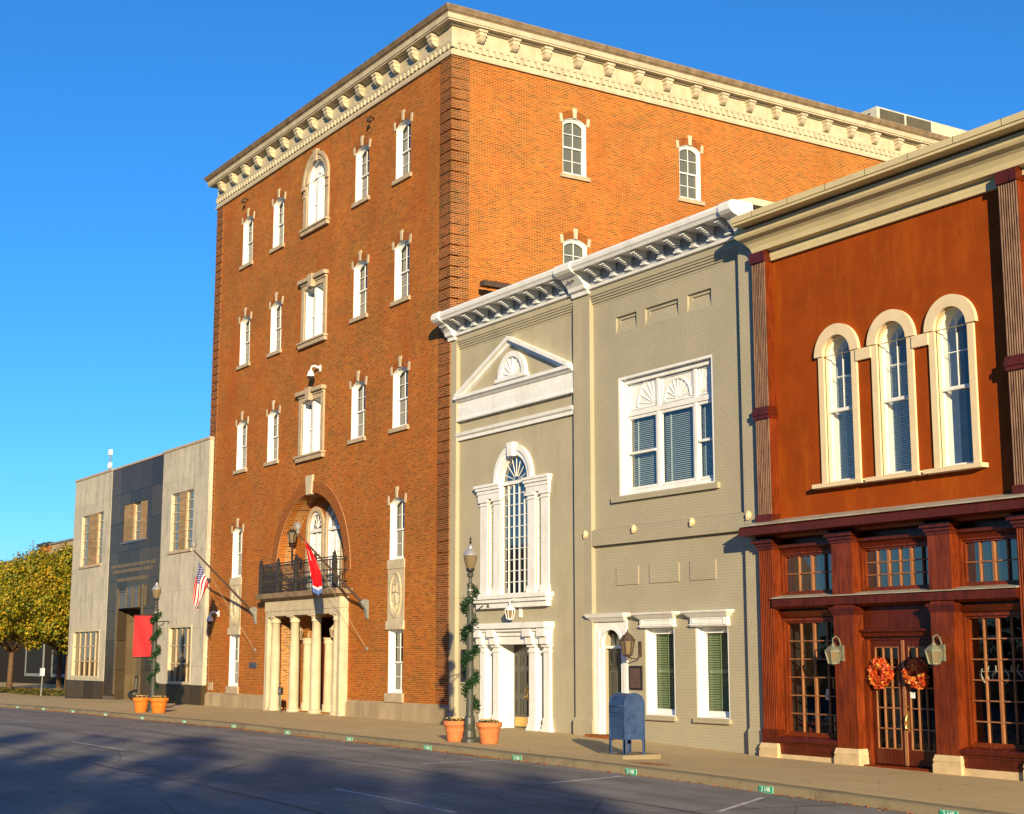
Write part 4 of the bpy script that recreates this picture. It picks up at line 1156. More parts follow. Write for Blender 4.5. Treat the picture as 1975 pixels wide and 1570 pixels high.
# shuttered windows
def shutwin(x0, x1):
    s = MB(); y = GY + 0.22
    s.ring(rect(x0, x1, 0.67, 3.15), rect(x0 + 0.06, x1 - 0.06, 0.70, 3.10), GY + 0.01, y + 0.12)
    s.ring(rect(x0 + 0.06, x1 - 0.06, 0.70, 3.10), rect(x0 + 0.11, x1 - 0.11, 0.80, 3.0), y - 0.03, y + 0.1)
    s.ring(rect(x0 + 0.11, x1 - 0.11, 0.80, 3.0), rect(x0 + 0.15, x1 - 0.15, 0.85, 2.95), y - 0.0, y + 0.08)
    w_ = s.build('shuttered_window', M_white, gr)
    s = MB(); s.wall(rect(x0 + 0.13, x1 - 0.13, 0.83, 2.97), [], y + 0.05, y + 0.055); s.build('pane', glass('thin_glass', (0.02, 0.02, 0.02), 1.35, see=1) if 'thin_glass' not in MATS else MATS['thin_glass'], w_)
    s = MB(); z = 0.84
    while z < 2.95:
        s.quad((x0 + 0.12, y + 0.10, z), (x1 - 0.12, y + 0.10, z), (x1 - 0.12, y + 0.15, z + 0.055), (x0 + 0.12, y + 0.15, z + 0.055)); z += 0.066
    xm = (x0 + x1) / 2
    s.box(xm - 0.012, xm + 0.012, y + 0.085, y + 0.098, 0.9, 2.93); s.box(x0 + 0.2, x1 - 0.2, y + 0.09, y + 0.15, 1.86, 1.95)
    s.build('shutter', M_shut, w_)
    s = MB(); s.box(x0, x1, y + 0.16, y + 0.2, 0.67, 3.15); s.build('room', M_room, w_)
    s = MB(); s.box(x0 - 0.07, x1 + 0.05, GY - 0.10, GY + 0.15, 0.54, 0.665); s.build('sill', M_gbrick, w_)
    s = MB(); h0 = x0 - 0.10; h1 = x1 + 0.06
    s.box(h0, h1, GY - 0.11, GY + 0.02, 3.13, 3.38); s.box(h0 - 0.03, h1 + 0.03, GY - 0.14, GY + 0.02, 3.16, 3.19)
    s.ring(rect(h0 + 0.10, h1 - 0.10, 3.21, 3.36), rect(h0 + 0.13, h1 - 0.13, 3.23, 3.34), GY - 0.13, GY - 0.111)
    s.slab(h0, h1, GY - 0.11, GY + 0.0, 3.381, 3.50, 0.03, 0.16); s.slab(h0, h1, GY - 0.11, GY + 0.0, 3.501, 3.56, 0.18, 0.20)
    s.build('hood', M_white, w_)
shutwin(-34.74, -33.37); shutwin(-32.46, -31.07)
# arched side door
s = MB()
s.wall(rect(-37.16, -35.55, -0.3, 3.34), [arch(-36.30, 0.47, -0.31, 2.62, 0.52, 18)], GY - 0.05, GY + 0.06)
for x0, x1 in ((-37.18, -36.88), (-35.70, -35.53)): s.box(x0, x1, GY - 0.08, GY - 0.051, -0.3, 3.1); s.box(x0 - 0.02, x1 + 0.02, GY - 0.11, GY - 0.081, -0.3, 0.45)
s.prism(arc_band(-36.30, 2.62, 0.48, 0.60, -90, 90, 16), GY - 0.075, GY - 0.051)
s.slab(-37.14, -35.6, GY - 0.10, GY, 3.341, 3.46, 0.03, 0.14); s.slab(-37.14, -35.6, GY - 0.10, GY, 3.461, 3.58, 0.16, 0.22)
ad = s.build('arched_door_case', M_white, gr)
s = MB(); s.box(-36.79, -35.81, GY + 0.10, GY + 0.20, 2.55, 2.63); s.build('transom_bar', M_white, ad)
s = MB(); s.box(-36.79, -35.81, GY + 0.20, GY + 0.26, -0.2, 2.549); dd = s.build('door', M_doorb, ad)
s = MB()
for z0, z1 in ((0.15, 0.8), (1.0, 1.9), (2.05, 2.35)):
    for a, b in ((-36.70, -36.35), (-36.25, -35.90)): s.ring(rect(a, b, z0, z1), rect(a + 0.035, b - 0.035, z0 + 0.035, z1 - 0.035), GY + 0.185, GY + 0.199)
s.build('door_panels', plain('door_moulding', (0.10, 0.09, 0.07), 0.4), dd)
s = MB(); s.box(-36.74, -35.84, GY + 0.27, GY + 0.3, 2.55, 3.12); s.build('fanlight', glass('fanlight_glass', (0.10, 0.11, 0.10), 1.6), ad)
s = MB(); s.box(-37.14, -35.6, GY - 0.45, GY + 0.1, -0.35, 0.045); s.build('brick_step', M_archbrick, ad)

# ------------------------------------------------------------------ rust red shop
RW, RP, SFY = 26.72, 26.42, 26.80           # wall, pilaster face, shop glass line
rb = building('rust_red_shop', 'rust red stuccoed shop with heavy cream cornice, three arched windows and varnished wood shopfront', 'building', (-22.0, RP, 0))
RX0, RX1 = -29.35, -12.0
AC = [-26.62, -24.80, -22.98]
RK = 1.0064
aw = [arch(c, 0.48, 6.60, 9.80, None, 22) for c in AC]
s = MB(); s.wall(rect(RX0, -20.6, 5.5, 13.2), aw, RW, RW + 0.35)
s.build('front_wall', M_rust, rb)
s = MB(); s.wall(rect(-20.6, RX1, -1.0, 13.2), [], RW + 0.1, RW + 0.3); s.build('far_bay_wall', M_corn, rb)
s = MB(); s.box(RX0 + 0.02, RX1, RW + 0.36, 44, 12.9, 13.7); s.box(RX0 + 0.005, RX0 + 0.3, RW + 0.361, 44, -0.7, 12.89); s.build('roof', M_roof, rb)
s = MB()
s.profile([(RW - 0.10, 12.80), (RW - 0.10, 12.965), (RW - 0.28, 12.99), (RW - 0.30, 13.12), (RW - 0.36, 13.24), (RW - 0.46, 13.33), (RW - 0.56, 13.36), (RW - 0.60, 13.42), (RW - 0.63, 13.56),
           (RW - 0.52, 13.57), (RW - 0.50, 13.72), (RW + 0.3, 13.72), (RW + 0.3, 12.80)], -29.72, RX1)
s.v = [(x if not (x < -29.6 and z < 13.4) else -29.72 + 0.32 * min(1, max(0, (13.45 - z) / 0.4)), y, z) for x, y, z in s.v]
s.build('cornice', M_corn, rb)
s = MB(); s.profile([(RW - 0.95, 13.63), (RW - 0.95, 13.70), (RW - 0.98, 13.705), (RW - 0.98, 13.86), (RW + 0.3, 13.92), (RW + 0.3, 13.721), (RW - 0.5, 13.721), (RW - 0.5, 13.63)], -29.42, RX1)
s.build('coping', M_corn, rb)
s = MB(); x = -28.6
while x < RX1:
    s.box(x - 0.006, x + 0.006, RW - 0.983, RW - 0.8, 13.71, 13.873); x += 1.35
s.build('coping_joints', M_dkgrey, rb)
s = MB(); s.box(-28.88, -21.30, RW - 0.095, RW + 0.1, 12.70, 12.80); s.build('fascia', M_corn, rb)
# reeded pilasters, upper
def reeds(x0, x1, z0, z1, y, mb, n=8):
    w_ = (x1 - x0) / n
    for i in range(n):
        cx = x0 + (i + 0.5) * w_
        pr = [(cx + w_ * 0.36 * math.cos(a), y - w_ * 0.42 * math.sin(a)) for a in [PI * j / 5 for j in range(6)]]
        vs = [(px_, py_, z) for z in (z0, z1) for px_, py_ in pr]
        mb.add(vs, [(j, j + 1, j + 7, j + 6) for j in range(5)] + [tuple(range(6))[::-1], tuple(range(6, 12))])
for x0, x1 in ((-29.47, -28.92), (-21.28, -20.74)):
    s = MB(); s.box(x0, x1, RP + 0.05, RW + 0.1, 5.6, 12.98)
    o = s.build('pilaster', M_wood, rb)
    s = MB()
    for z0, z1 in ((5.95, 8.46), (8.78, 12.68)): reeds(x0 + 0.01, x1 - 0.01, z0, z1, RP + 0.05, s)
    s.build('reeding', M_weatherwood, o)
    for z0, z1 in ((5.6, 5.95), (8.46, 8.78), (12.68, 12.97)):
        s = MB(); s.box(x0 - 0.01, x1 + 0.02, RP - 0.02, RW + 0.05, z0 + 0.001, z1 - 0.001)
        if z0 == 8.46: s.box(x0 - 0.03, x1 + 0.04, RP - 0.05, RW + 0.04, z0 + 0.10, z0 + 0.22)
        s.build('pilaster_block', M_wood2, o)
# three arched windows
for i, c in enumerate(AC):
    s = MB()
    s.ring([(c - 0.66, 6.56), (c + 0.66, 6.56), (c + 0.66, 9.79), (c - 0.66, 9.79)], rect(c - 0.48, c + 0.48, 6.56 + 0.001, 9.789), RW - 0.06, RW + 0.02)
    s.prism(arc_band(c, 9.80, 0.48, 0.76, -90, 90, 30), RW - 0.10, RW + 0.02)
    s.ring(arch(c, 0.48, 6.60, 9.80, None, 22), arch(c, 0.46, 6.61, 9.80, None, 22), RW + 0.021, RW + 0.12)
    o = s.build('arched_window', M_cream, rb)
    s = MB(); s.box(c - 0.84, c + 0.84, RW - 0.24, RW + 0.1, 6.46, 6.56); s.build('sill', M_cream, o)
    if i < 2:
        s = MB(); s.box(c + 0.66, AC[i + 1] - 0.66, RW - 0.09, RW + 0.02, 9.50, 9.78); s.build('linking_band', M_cream, o)
    gy = RW + 0.12
    s = MB()
    s.ring(arch(c, 0.46, 6.61, 9.80, None, 22), arch(c, 0.43, 6.66, 9.80, None, 22), gy, gy + 0.08)
    s.box(c - 0.44, c + 0.44, gy - 0.05, gy + 0.05, 8.36, 8.44)
    s.box(c - 0.012, c + 0.012, gy + 0.02, gy + 0.04, 8.44, 10.05); s.box(c - 0.43, c + 0.43, gy + 0.021, gy + 0.039, 9.24, 9.262)
    s.build('sash', M_white, o)
    s = MB(); s.wall(arch(c, 0.45, 6.62, 9.80, None, 22), [], gy + 0.05, gy + 0.055); s.build('pane', M_glasss, o)
    s = MB()
    s.ring(arch(c, 0.47, 6.60, 9.80, None, 20), arch(c, 0.465, 6.605, 9.80, None, 20), gy + 0.08, gy + 0.55)
    s.build('inner_reveal', M_white, o)
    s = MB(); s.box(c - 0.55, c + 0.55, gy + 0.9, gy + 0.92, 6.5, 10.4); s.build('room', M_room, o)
    if i < 2:
        s = MB(); z = 6.66
        while z < 9.25:
            s.quad((c - 0.45, gy + 0.26, z), (c + 0.45, gy + 0.26, z), (c + 0.45, gy + 0.30, z + 0.036), (c - 0.45, gy + 0.30, z + 0.036)); z += 0.056
        s.box(c - 0.45, c + 0.45, gy + 0.25, gy + 0.31, 9.25, 9.31)
        for t in (-0.3, 0.3): s.box(c + t - 0.005, c + t + 0.005, gy + 0.245, gy + 0.25, 6.66, 9.25)
        s.build('blind', M_blind, o)
    else:
        s = MB(); s.quad((c - 0.45, gy + 0.5, 6.66), (c + 0.45, gy + 0.5, 6.66), (c + 0.45, gy + 0.5, 7.5), (c - 0.45, gy + 0.5, 7.5)); s.build('room_screen', M_blind, o) if False else None
# shopfront: pent ledge, posts, transoms, windows, doors
s = MB(); s.profile([(RW - 0.72, 5.40), (RW - 0.72, 5.58), (RW - 0.68, 5.60), (RW - 0.70, 5.62), (RW + 0.1, 5.66), (RW + 0.1, 5.30), (RW - 0.25, 5.30), (RW - 0.32, 5.36)], -29.72, RX1)
s.build('shop_cornice', M_wood2, rb)
s = MB(); s.profile([(RW - 0.73, 5.63), (RW - 0.73, 5.66), (RW + 0.0, 5.83), (RW + 0.0, 5.68)], -29.74, RX1)
s.build('cornice_flashing', M_metal_top, rb)
s = MB(); s.box(-29.4, RX1, SFY - 0.02, SFY + 0.3, 4.86, 5.45); s.profile([(SFY - .02, 4.90), (SFY - .10, 4.92), (SFY - .12, 5.02), (SFY - .2, 5.06), (SFY - .2, 5.14), (SFY - .02, 5.14)], -29.2, RX1)
s.build('shop_frieze', M_wood2, rb)
s = MB(); s.profile([(RP - 0.06, 3.56), (RP - 0.06, 3.74), (RP - 0.02, 3.76), (SFY + 0.1, 3.80), (SFY + 0.1, 3.50), (RP + 0.1, 3.50)], -28.92, -21.28)
s.build('transom_ledge', M_wood2, rb)
s = MB(); s.profile([(RP - 0.08, 3.765), (RP - 0.08, 3.785), (SFY, 3.88), (SFY, 3.81)], -28.93, -21.27)
s.build('ledge_flashing', M_metal_top, rb)
def post(x0, x1, fluted):
    yb = SFY + 0.05
    s = MB(); s.box(x0, x1, RP + (0.04 if fluted else 0), yb, 0.14, 5.04)
    o = s.build('shop_post', M_wood, rb)
    s = MB()
    for a, b, c in ((0.02, 5.04, 5.12), (0.06, 5.121, 5.20), (0.12, 5.201, 5.30)):
        s.box(x0 - a, x1 + a, RP - a, yb - 0.02, b, c)
    s.build('post_capital', M_wood2, o)
    if not fluted:
        s = MB()
        for a, b, c in ((0.02, 3.30, 3.36), (0.05, 3.361, 3.42), (0.09, 3.421, 3.495)): s.box(x0 - a, x1 + a, RP - a * 0.6, yb - 0.03, b, c)
        s.build('post_necking', M_wood2, o)
    if fluted:
        s = MB(); reeds(x0 + 0.01, x1 - 0.01, 0.5, 5.03, RP + 0.04, s, 8); s.build('reeding', M_wood, o)
        s = MB(); s.box(x0 - 0.005, x1 + 0.01, RP - 0.01, yb - 0.03, 0.16, 0.499); s.build('post_block', M_wood2, o)
    s = MB()
    s.slab(x0, x1, RP, yb - 0.1, -0.5, -0.04, 0.07, 0.07); s.slab(x0, x1, RP, yb - 0.1, -0.039, 0.02, 0.055, 0.055); s.slab(x0, x1, RP, yb - 0.1, 0.021, 0.155, 0.07, 0.03)
    s.build('stone_plinth', M_sand, o)
post(-29.47, -28.93, True); post(-26.81, -26.13, False); post(-23.74, -23.08, False); post(-21.29, -20.76, True); post(-18.1, -17.5, False); post(-14.5, -13.9, False)
def gridwin(name, x0, x1, z0, z1, nx, nz, gm, thick=None):
    s = MB(); y = SFY
    s.ring(rect(x0, x1, z0, z1), rect(x0 + 0.07, x1 - 0.07, z0 + 0.06, z1 - 0.06), y - 0.10, y + 0.08)
    s.ring(rect(x0 + 0.07, x1 - 0.07, z0 + 0.06, z1 - 0.06), rect(x0 + 0.12, x1 - 0.12, z0 + 0.11, z1 - 0.11), y - 0.05, y + 0.06)
    o = s.build(name, M_wood, rb)
    a, b, c, d = x0 + 0.12, x1 - 0.12, z0 + 0.11, z1 - 0.11
    s = MB()
    for i in range(1, nx):
        w_ = 0.034 if (thick and i in thick) else 0.017
        x = a + (b - a) * i / nx
        s.box(x - w_, x + w_, y - 0.025, y + 0.03, c, d)
    for i in range(1, nz):
        z = c + (d - c) * i / nz
        s.box(a, b, y - 0.018, y + 0.028, z - 0.014, z + 0.014)
    s.build('glazing_bars', M_wood3, o)
    s = MB(); s.wall(rect(a - 0.02, b + 0.02, c - 0.02, d + 0.02), [], y + 0.03, y + 0.035); s.build('pane', gm, o)
    return o
gridwin('transom_window', -28.92, -26.82, 3.84, 4.95, 4, 2, M_glasst2, (2,))
gridwin('transom_window', -26.12, -23.75, 3.84, 4.95, 6, 3, M_glasst2, (2, 4))
gridwin('transom_window', -23.07, -21.30, 3.84, 4.95, 4, 2, M_glasst2, (2,))
gridwin('shop_window', -28.92, -26.82, 0.34, 3.26, 4, 6, M_glasst, (2,))
gridwin('shop_window', -23.07, -21.30, 0.34, 3.26, 4, 6, M_glasst, (2,))
for x0, x1 in ((-28.92, -26.82), (-23.07, -21.30)):
    s = MB()
    s.profile([(SFY - 0.05, 0.20), (RP + 0.0, 0.20), (RP - 0.02, 0.26), (RP + 0.02, 0.31), (SFY - 0.05, 0.36)], x0, x1)
    s.box(x0, x1, RP + 0.08, SFY + 0.05, -0.10, 0.199)
    s.ring(rect(x0, x1, -0.10, 0.199), rect(x0 + 0.14, x1 - 0.14, -0.02, 0.14), RP + 0.05, RP + 0.079)
    o = s.build('stall_riser', M_wood2, rb)
    s = MB(); s.box(x0, x1, RP + 0.03, SFY, -0.5, -0.101); s.build('riser_footing', M_sand, o)
    s = MB(); s.box(x0, x1, SFY - 0.09, SFY + 0.1, 3.261, 3.5); s.profile([(SFY - .09, 3.28), (SFY - .14, 3.30), (SFY - .22, 3.44), (SFY - .09, 3.46)], x0, x1 - 0.1); s.build('window_head', M_wood2, rb)
s = MB(); s.box(-26.12, -23.75, SFY - 0.07, SFY + 0.15, 2.94, 3.5); s.profile([(SFY - .07, 2.78), (SFY - .14, 2.78), (SFY - .16, 2.86), (SFY - .22, 2.90), (SFY - .22, 2.95), (SFY - .07, 2.96)], -26.12, -23.76); s.box(-26.12, -23.75, SFY - 0.05, SFY + 0.1, 2.70, 2.939)
s.build('door_head', M_wood2, rb)
s = MB(); s.box(-26.12, -25.98, SFY - 0.12, SFY + 0.1, -0.5, 2.699); s.box(-23.89, -23.75, SFY - 0.12, SFY + 0.1, -0.5, 2.699); s.box(-26.0, -23.87, RP + 0.05, SFY + 0.1, -0.6, -0.19)
s.build('door_frame', M_wood, rb)
for x0, x1 in ((-25.97, -24.955), (-24.925, -23.90)):
    s = MB(); y = SFY - 0.02
    s.ring(rect(x0, x1, -0.17, 2.69), rect(x0 + 0.13, x1 - 0.13, 0.18, 2.54), y, y + 0.06)
    o = s.build('shop_door', M_wood2, rb)
    a, b, c, d = x0 + 0.13, x1 - 0.13, 0.18, 2.54
    s = MB()
    for i in range(1, 3): s.box(a + (b - a) * i / 3 - 0.016, a + (b - a) * i / 3 + 0.016, y + 0.0, y + 0.045, c, d)
    s.ring(rect(a, b, c, d), rect(a + 0.02, b - 0.02, c + 0.02, d - 0.02), y - 0.004, y + 0.04)
    for i in range(1, 5): s.box(a, b, y + 0.006, y + 0.04, c + (d - c) * i / 5 - 0.013, c + (d - c) * i / 5 + 0.013)
    s.build('glazing_bars', M_wood3, o)
    s = MB(); s.wall(rect(a, b, c, d), [], y + 0.046, y + 0.05); s.build('pane', M_glasst, o)
    if x0 > -25:
        s = MB(); s.tube([(x0 + 0.06, y - 0.01, 0.62), (x0 + 0.06, y - 0.09, 0.68), (x0 + 0.06, y - 0.10, 0.85), (x0 + 0.06, y - 0.06, 0.96), (x0 + 0.06, y - 0.01, 1.0)], 0.02, 6)
        s.box(x0 + 0.025, x0 + 0.095, y - 0.015, y - 0.002, 0.58, 1.06); s.lathe([(0.03, 0), (0.03, 0.02)], (x0 + 0.06, y - 0.02, 1.16), 10)
        s.build('door_handle', M_brass, o)
        s = MB(); s.box(x0 + 0.16, x0 + 0.30, y - 0.012, y - 0.006, 1.36, 1.50); s.build('paper_notice', M_signw, o)
# what can be made out inside the shop
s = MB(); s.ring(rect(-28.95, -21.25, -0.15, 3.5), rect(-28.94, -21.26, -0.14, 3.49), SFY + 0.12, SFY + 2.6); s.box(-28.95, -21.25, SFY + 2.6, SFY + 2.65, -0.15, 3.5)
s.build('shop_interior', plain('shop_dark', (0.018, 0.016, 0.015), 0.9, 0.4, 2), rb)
s = MB(); s.box(-28.8, -26.9, SFY + 0.3, SFY + 0.9, 0.62, 0.68); s.box(-28.7, -28.62, SFY + .4, SFY + .8, -.14, .62); s.box(-27.1, -27.02, SFY + .4, SFY + .8, -.14, .62)
s.build('display_table', M_wood2, rb)
s = MB()
for x, z, h in ((-28.5, .68, .34), (-28.1, .68, .22), (-27.6, .68, .42), (-27.2, .68, .26)): s.lathe([(0.05, 0), (0.10, h * .3), (0.07, h * .7), (0.03, h * .8), (0.05, h)], (x, SFY + .6, z), 10)
s.build('display_vases', plain('display_glaze', (0.20, 0.16, 0.13), 0.4, 0.4, 6), rb)
for x, z in ((-27.75, 1.25), (-27.35, 1.22), (-21.75, 0.9)):
    s = MB(); s.add([(x - .08, SFY + .25, z), (x + .09, SFY + .25, z - .01), (x + .05, SFY + .25, z + .26), (x - .03, SFY + .25, z + .26)], [(0, 1, 2, 3)]); s.build('price_tag', M_signw, rb)
s = MB(); rr = random.Random(21)
for i in range(9):
    x = -22.85 + i * 0.17; z = 1.75 + rr.uniform(-.05, .1)
    s.tube([(x + .06 * math.cos(t * 5 + i) * (1 - t * .3), SFY + .2, z + 0.32 * t) for t in [k / 8 for k in range(9)]], [0.012 + 0.018 * math.sin(PI * k / 8) for k in range(9)], 5)
s.tube([(-22.95, SFY + .2, 1.98), (-21.4, SFY + .2, 2.0)], 0.012, 4)
s.build('window_script_curls', plain('pale_script', (0.45, 0.43, 0.36), 0.7, 0.3), rb)  # pale curls added in place of unreadable script in the pane
s = MB(); s.box(-24.98, -24.90, SFY - 0.05, SFY - 0.021, -0.17, 2.69); s.build('door_astragal', M_wood3, rb)

# ------------------------------------------------------------------ stone and granite building on the left
TY = 26.35
st = building('stone_and_granite_building', 'two storey weathered limestone building with tall black granite centre panel', 'building', (-79.2, TY, 0))
TX0, TX1 = -90.25, -68.36
def bay(x0, x1, holes, name, mat, y=TY):
    s = MB(); s.wall(rect(x0, x1, 0.98, 12.72), holes, y, y + 0.45); return s.build(name, mat, st)
LH = [rect(-88.62, -84.55, 7.55, 10.52), rect(-89.25, -84.35, 1.22, 3.76)]
RH = [rect(-73.45, -70.32, 7.55, 10.48), rect(-73.05, -70.0, 1.10, 3.75)]
bay(TX0, -83.25, LH, 'limestone_wing', M_stone); bay(-74.82, TX1, RH, 'limestone_wing', M_stone)
s = MB(); s.wall(rect(-83.249, -74.821, 0.0, 12.70), [rect(-81.05, -77.12, 8.52, 10.55), rect(-81.3, -77.4, -0.5, 4.88)], TY + 0.02, TY + 0.5); s.build('granite_centre', M_gran, st)
for x0, x1, in ((TX0 - 0.03, -83.26), (-74.8, TX1 + 0.02)):
    s = MB(); s.box(x0, x1, TY - 0.04, TY + 0.4, -0.6, 0.979); s.build('granite_plinth', M_gran, st)
for x0, x1 in ((-83.28, -81.31), (-77.39, -74.79)):
    s = MB(); s.box(x0, x1, TY - 0.02, TY + 0.5, -0.6, 0.2) ; s.build('granite_foot', M_gran2, st)
s = MB(); s.box(TX0 - 0.05, -83.24, TY - 0.05, TY + 0.6, 12.721, 12.84); s.box(-74.84, TX1 + 0.05, TY - 0.05, TY + 0.6, 12.721, 12.84); s.box(-83.239, -74.841, TY - 0.02, TY + 0.6, 12.701, 12.80); s.build('coping', M_sill, st)
s = MB(); s.box(TX0, TX0 + 0.3, TY + 0.451, 45, -0.6, 12.72); s.box(TX1 - 0.3, TX1, TY + 0.451, TY + 1.2, -0.6, 12.72); s.box(TX0 + 0.3, -68.97, TY + 0.6, 45, 12.3, 12.6); s.box(TX0 + 0.3, -68.97, 44.7, 45, -0.6, 12.3)
s.build('side_walls', M_stone, st)
def slotwin(x0, x1, z0, z1, n, par, yy):
    s = MB()
    s.ring(rect(x0, x1, z0, z1), rect(x0 + 0.06, x1 - 0.06, z0 + 0.06, z1 - 0.06), yy - 0.02, yy + 0.06)
    for i in range(1, n): s.box(x0 + 0.05, x1 - 0.05, yy, yy + 0.05, z0 + (z1 - z0) * i / n - 0.025, z0 + (z1 - z0) * i / n + 0.025)
    o = s.build('slot_window', M_lime, par)
    s = MB(); s.wall(rect(x0 + 0.05, x1 - 0.05, z0 + .05, z1 - .05), [], yy + 0.05, yy + 0.055); s.build('pane', M_glassg, o)
def twin(x0, xa, xb, x1, z0, z1):
    s = MB(); s.box(xa, xb, TY + 0.03, TY + 0.3, z0, z1); s.build('brick_infill', M_tanbrick, st)
    slotwin(x0, xa, z0, z1, 6, st, TY + 0.11); slotwin(xb, x1, z0, z1, 6, st, TY + 0.11)
    s = MB(); s.box(x0 - 0.12, x1 + 0.05, TY - 0.08, TY + 0.3, z0 - 0.13, z0 - 0.002); s.build('sill', M_sill, st)
twin(-88.62, -87.40, -85.66, -84.55, 7.55, 10.52); twin(-73.45, -72.36, -71.40, -70.32, 7.55, 10.48)
s = MB(); s.box(-81.04, -79.48, TY + 0.06, TY + 0.4, 8.521, 10.55); s.build('brick_infill', M_tanbrick, st)
s = MB(); s.box(-78.36, -77.13, TY + 0.06, TY + 0.4, 8.521, 10.55); s.build('brick_infill', M_tanbrick, st)
slotwin(-79.48, -78.36, 8.52, 10.55, 4, st, TY + 0.17)
s = MB(); s.box(-81.2, -77.0, TY - 0.04, TY + 0.3, 8.40, 8.518); s.build('sill', M_gran2, st)
def bigwin(x0, x1, z0, z1, nx, nz):
    s = MB(); yy = TY + 0.10
    s.ring(rect(x0, x1, z0, z1), rect(x0 + 0.02, x1 - 0.02, z0 + 0.02, z1 - 0.02), TY - 0.03, yy + 0.05)
    s.ring(rect(x0 - 0.1, x1 + 0.1, z0 - 0.1, z1 + 0.1), rect(x0, x1, z0, z1), TY - 0.03, TY - 0.001)
    o = s.build('ground_floor_window', M_lime, st)
    s = MB()
    for i in range(1, nx): s.box(x0 + (x1 - x0) * i / nx - 0.028, x0 + (x1 - x0) * i / nx + 0.028, yy - 0.02, yy + 0.05, z0, z1)
    for i in range(1, nz): s.box(x0, x1, yy - 0.01, yy + 0.045, z0 + (z1 - z0) * i / nz - 0.035, z0 + (z1 - z0) * i / nz + 0.035)
    s.build('window_bars', M_sill, o)
    s = MB(); s.wall(rect(x0, x1, z0, z1), [], yy + 0.05, yy + 0.055); s.build('pane', glass('amber_glass', (0.10, 0.065, 0.025), 1.7) if 'amber_glass' not in MATS else MATS['amber_glass'], o)
bigwin(-89.25, -84.35, 1.22, 3.76, 5, 3); bigwin(-73.05, -70.0, 1.10, 3.75, 4, 3)
# granite entrance: relief bars, worn inscription, dark door
s = MB()
for x0, x1, z0, z1 in ((-81.5, -81.34, 0.3, 6.0), (-80.9, -79.9, 4.95, 5.75), (-79.7, -78.9, 4.95, 5.95), (-78.6, -77.8, 4.95, 5.95), (-77.35, -77.2, 0.3, 6.1), (-76.9, -76.8, 4.95, 6.0)):
    s.box(x0, x1, TY - 0.05, TY + 0.05, z0, z1)
    if x1 - x0 > 0.5: s.ring(rect(x0 - 0.08, x1 + 0.08, z0 - 0.05, z1 + 0.08), rect(x0 - 0.02, x1 + 0.02, z0, z1 + 0.02), TY - 0.09, TY + 0.01)
s.build('granite_relief', M_gran2, st)
ins = MB(); rr = random.Random(3)
for z, x0, x1 in ((7.22, -82.7, -75.6), (6.92, -82.4, -76.0), (6.45, -81.6, -76.6)):
    ins.box(x0, x1, TY + 0.012, TY + 0.03, z - 0.10, z + 0.10)
    x = x0
    while x < x1:
        w_ = rr.uniform(0.10, 0.2)
        if rr.random() < 0.85:
            ins.box(x, x + 0.035, TY - 0.01, TY + 0.02, z - 0.09, z + 0.09)
            if rr.random() < .6: ins.box(x + 0.04, x + w_, TY - 0.01, TY + 0.02, z + 0.04, z + 0.08)
            if rr.random() < .6: ins.box(x + 0.04, x + w_, TY - 0.01, TY + 0.02, z - 0.08, z - 0.04)
        x += w_ + 0.07
ins.build('worn_inscription', plain('worn_letters', (0.11, 0.085, 0.05), 0.5), st)
s = MB(); s.box(-81.31, -77.39, TY + 1.1, TY + 1.2, -0.3, 4.9); s.build('entrance_screen', M_gran2, st)
s = MB(); s.box(-81.31, -81.2, TY + 0.5, TY + 1.1, -0.3, 4.9); s.box(-77.5, -77.39, TY + 0.5, TY + 1.1, -0.3, 4.9); s.box(-81.2, -77.5, TY + 0.5, TY + 1.1, 4.88, 5.0); s.build('entrance_lining', M_gran2, st)

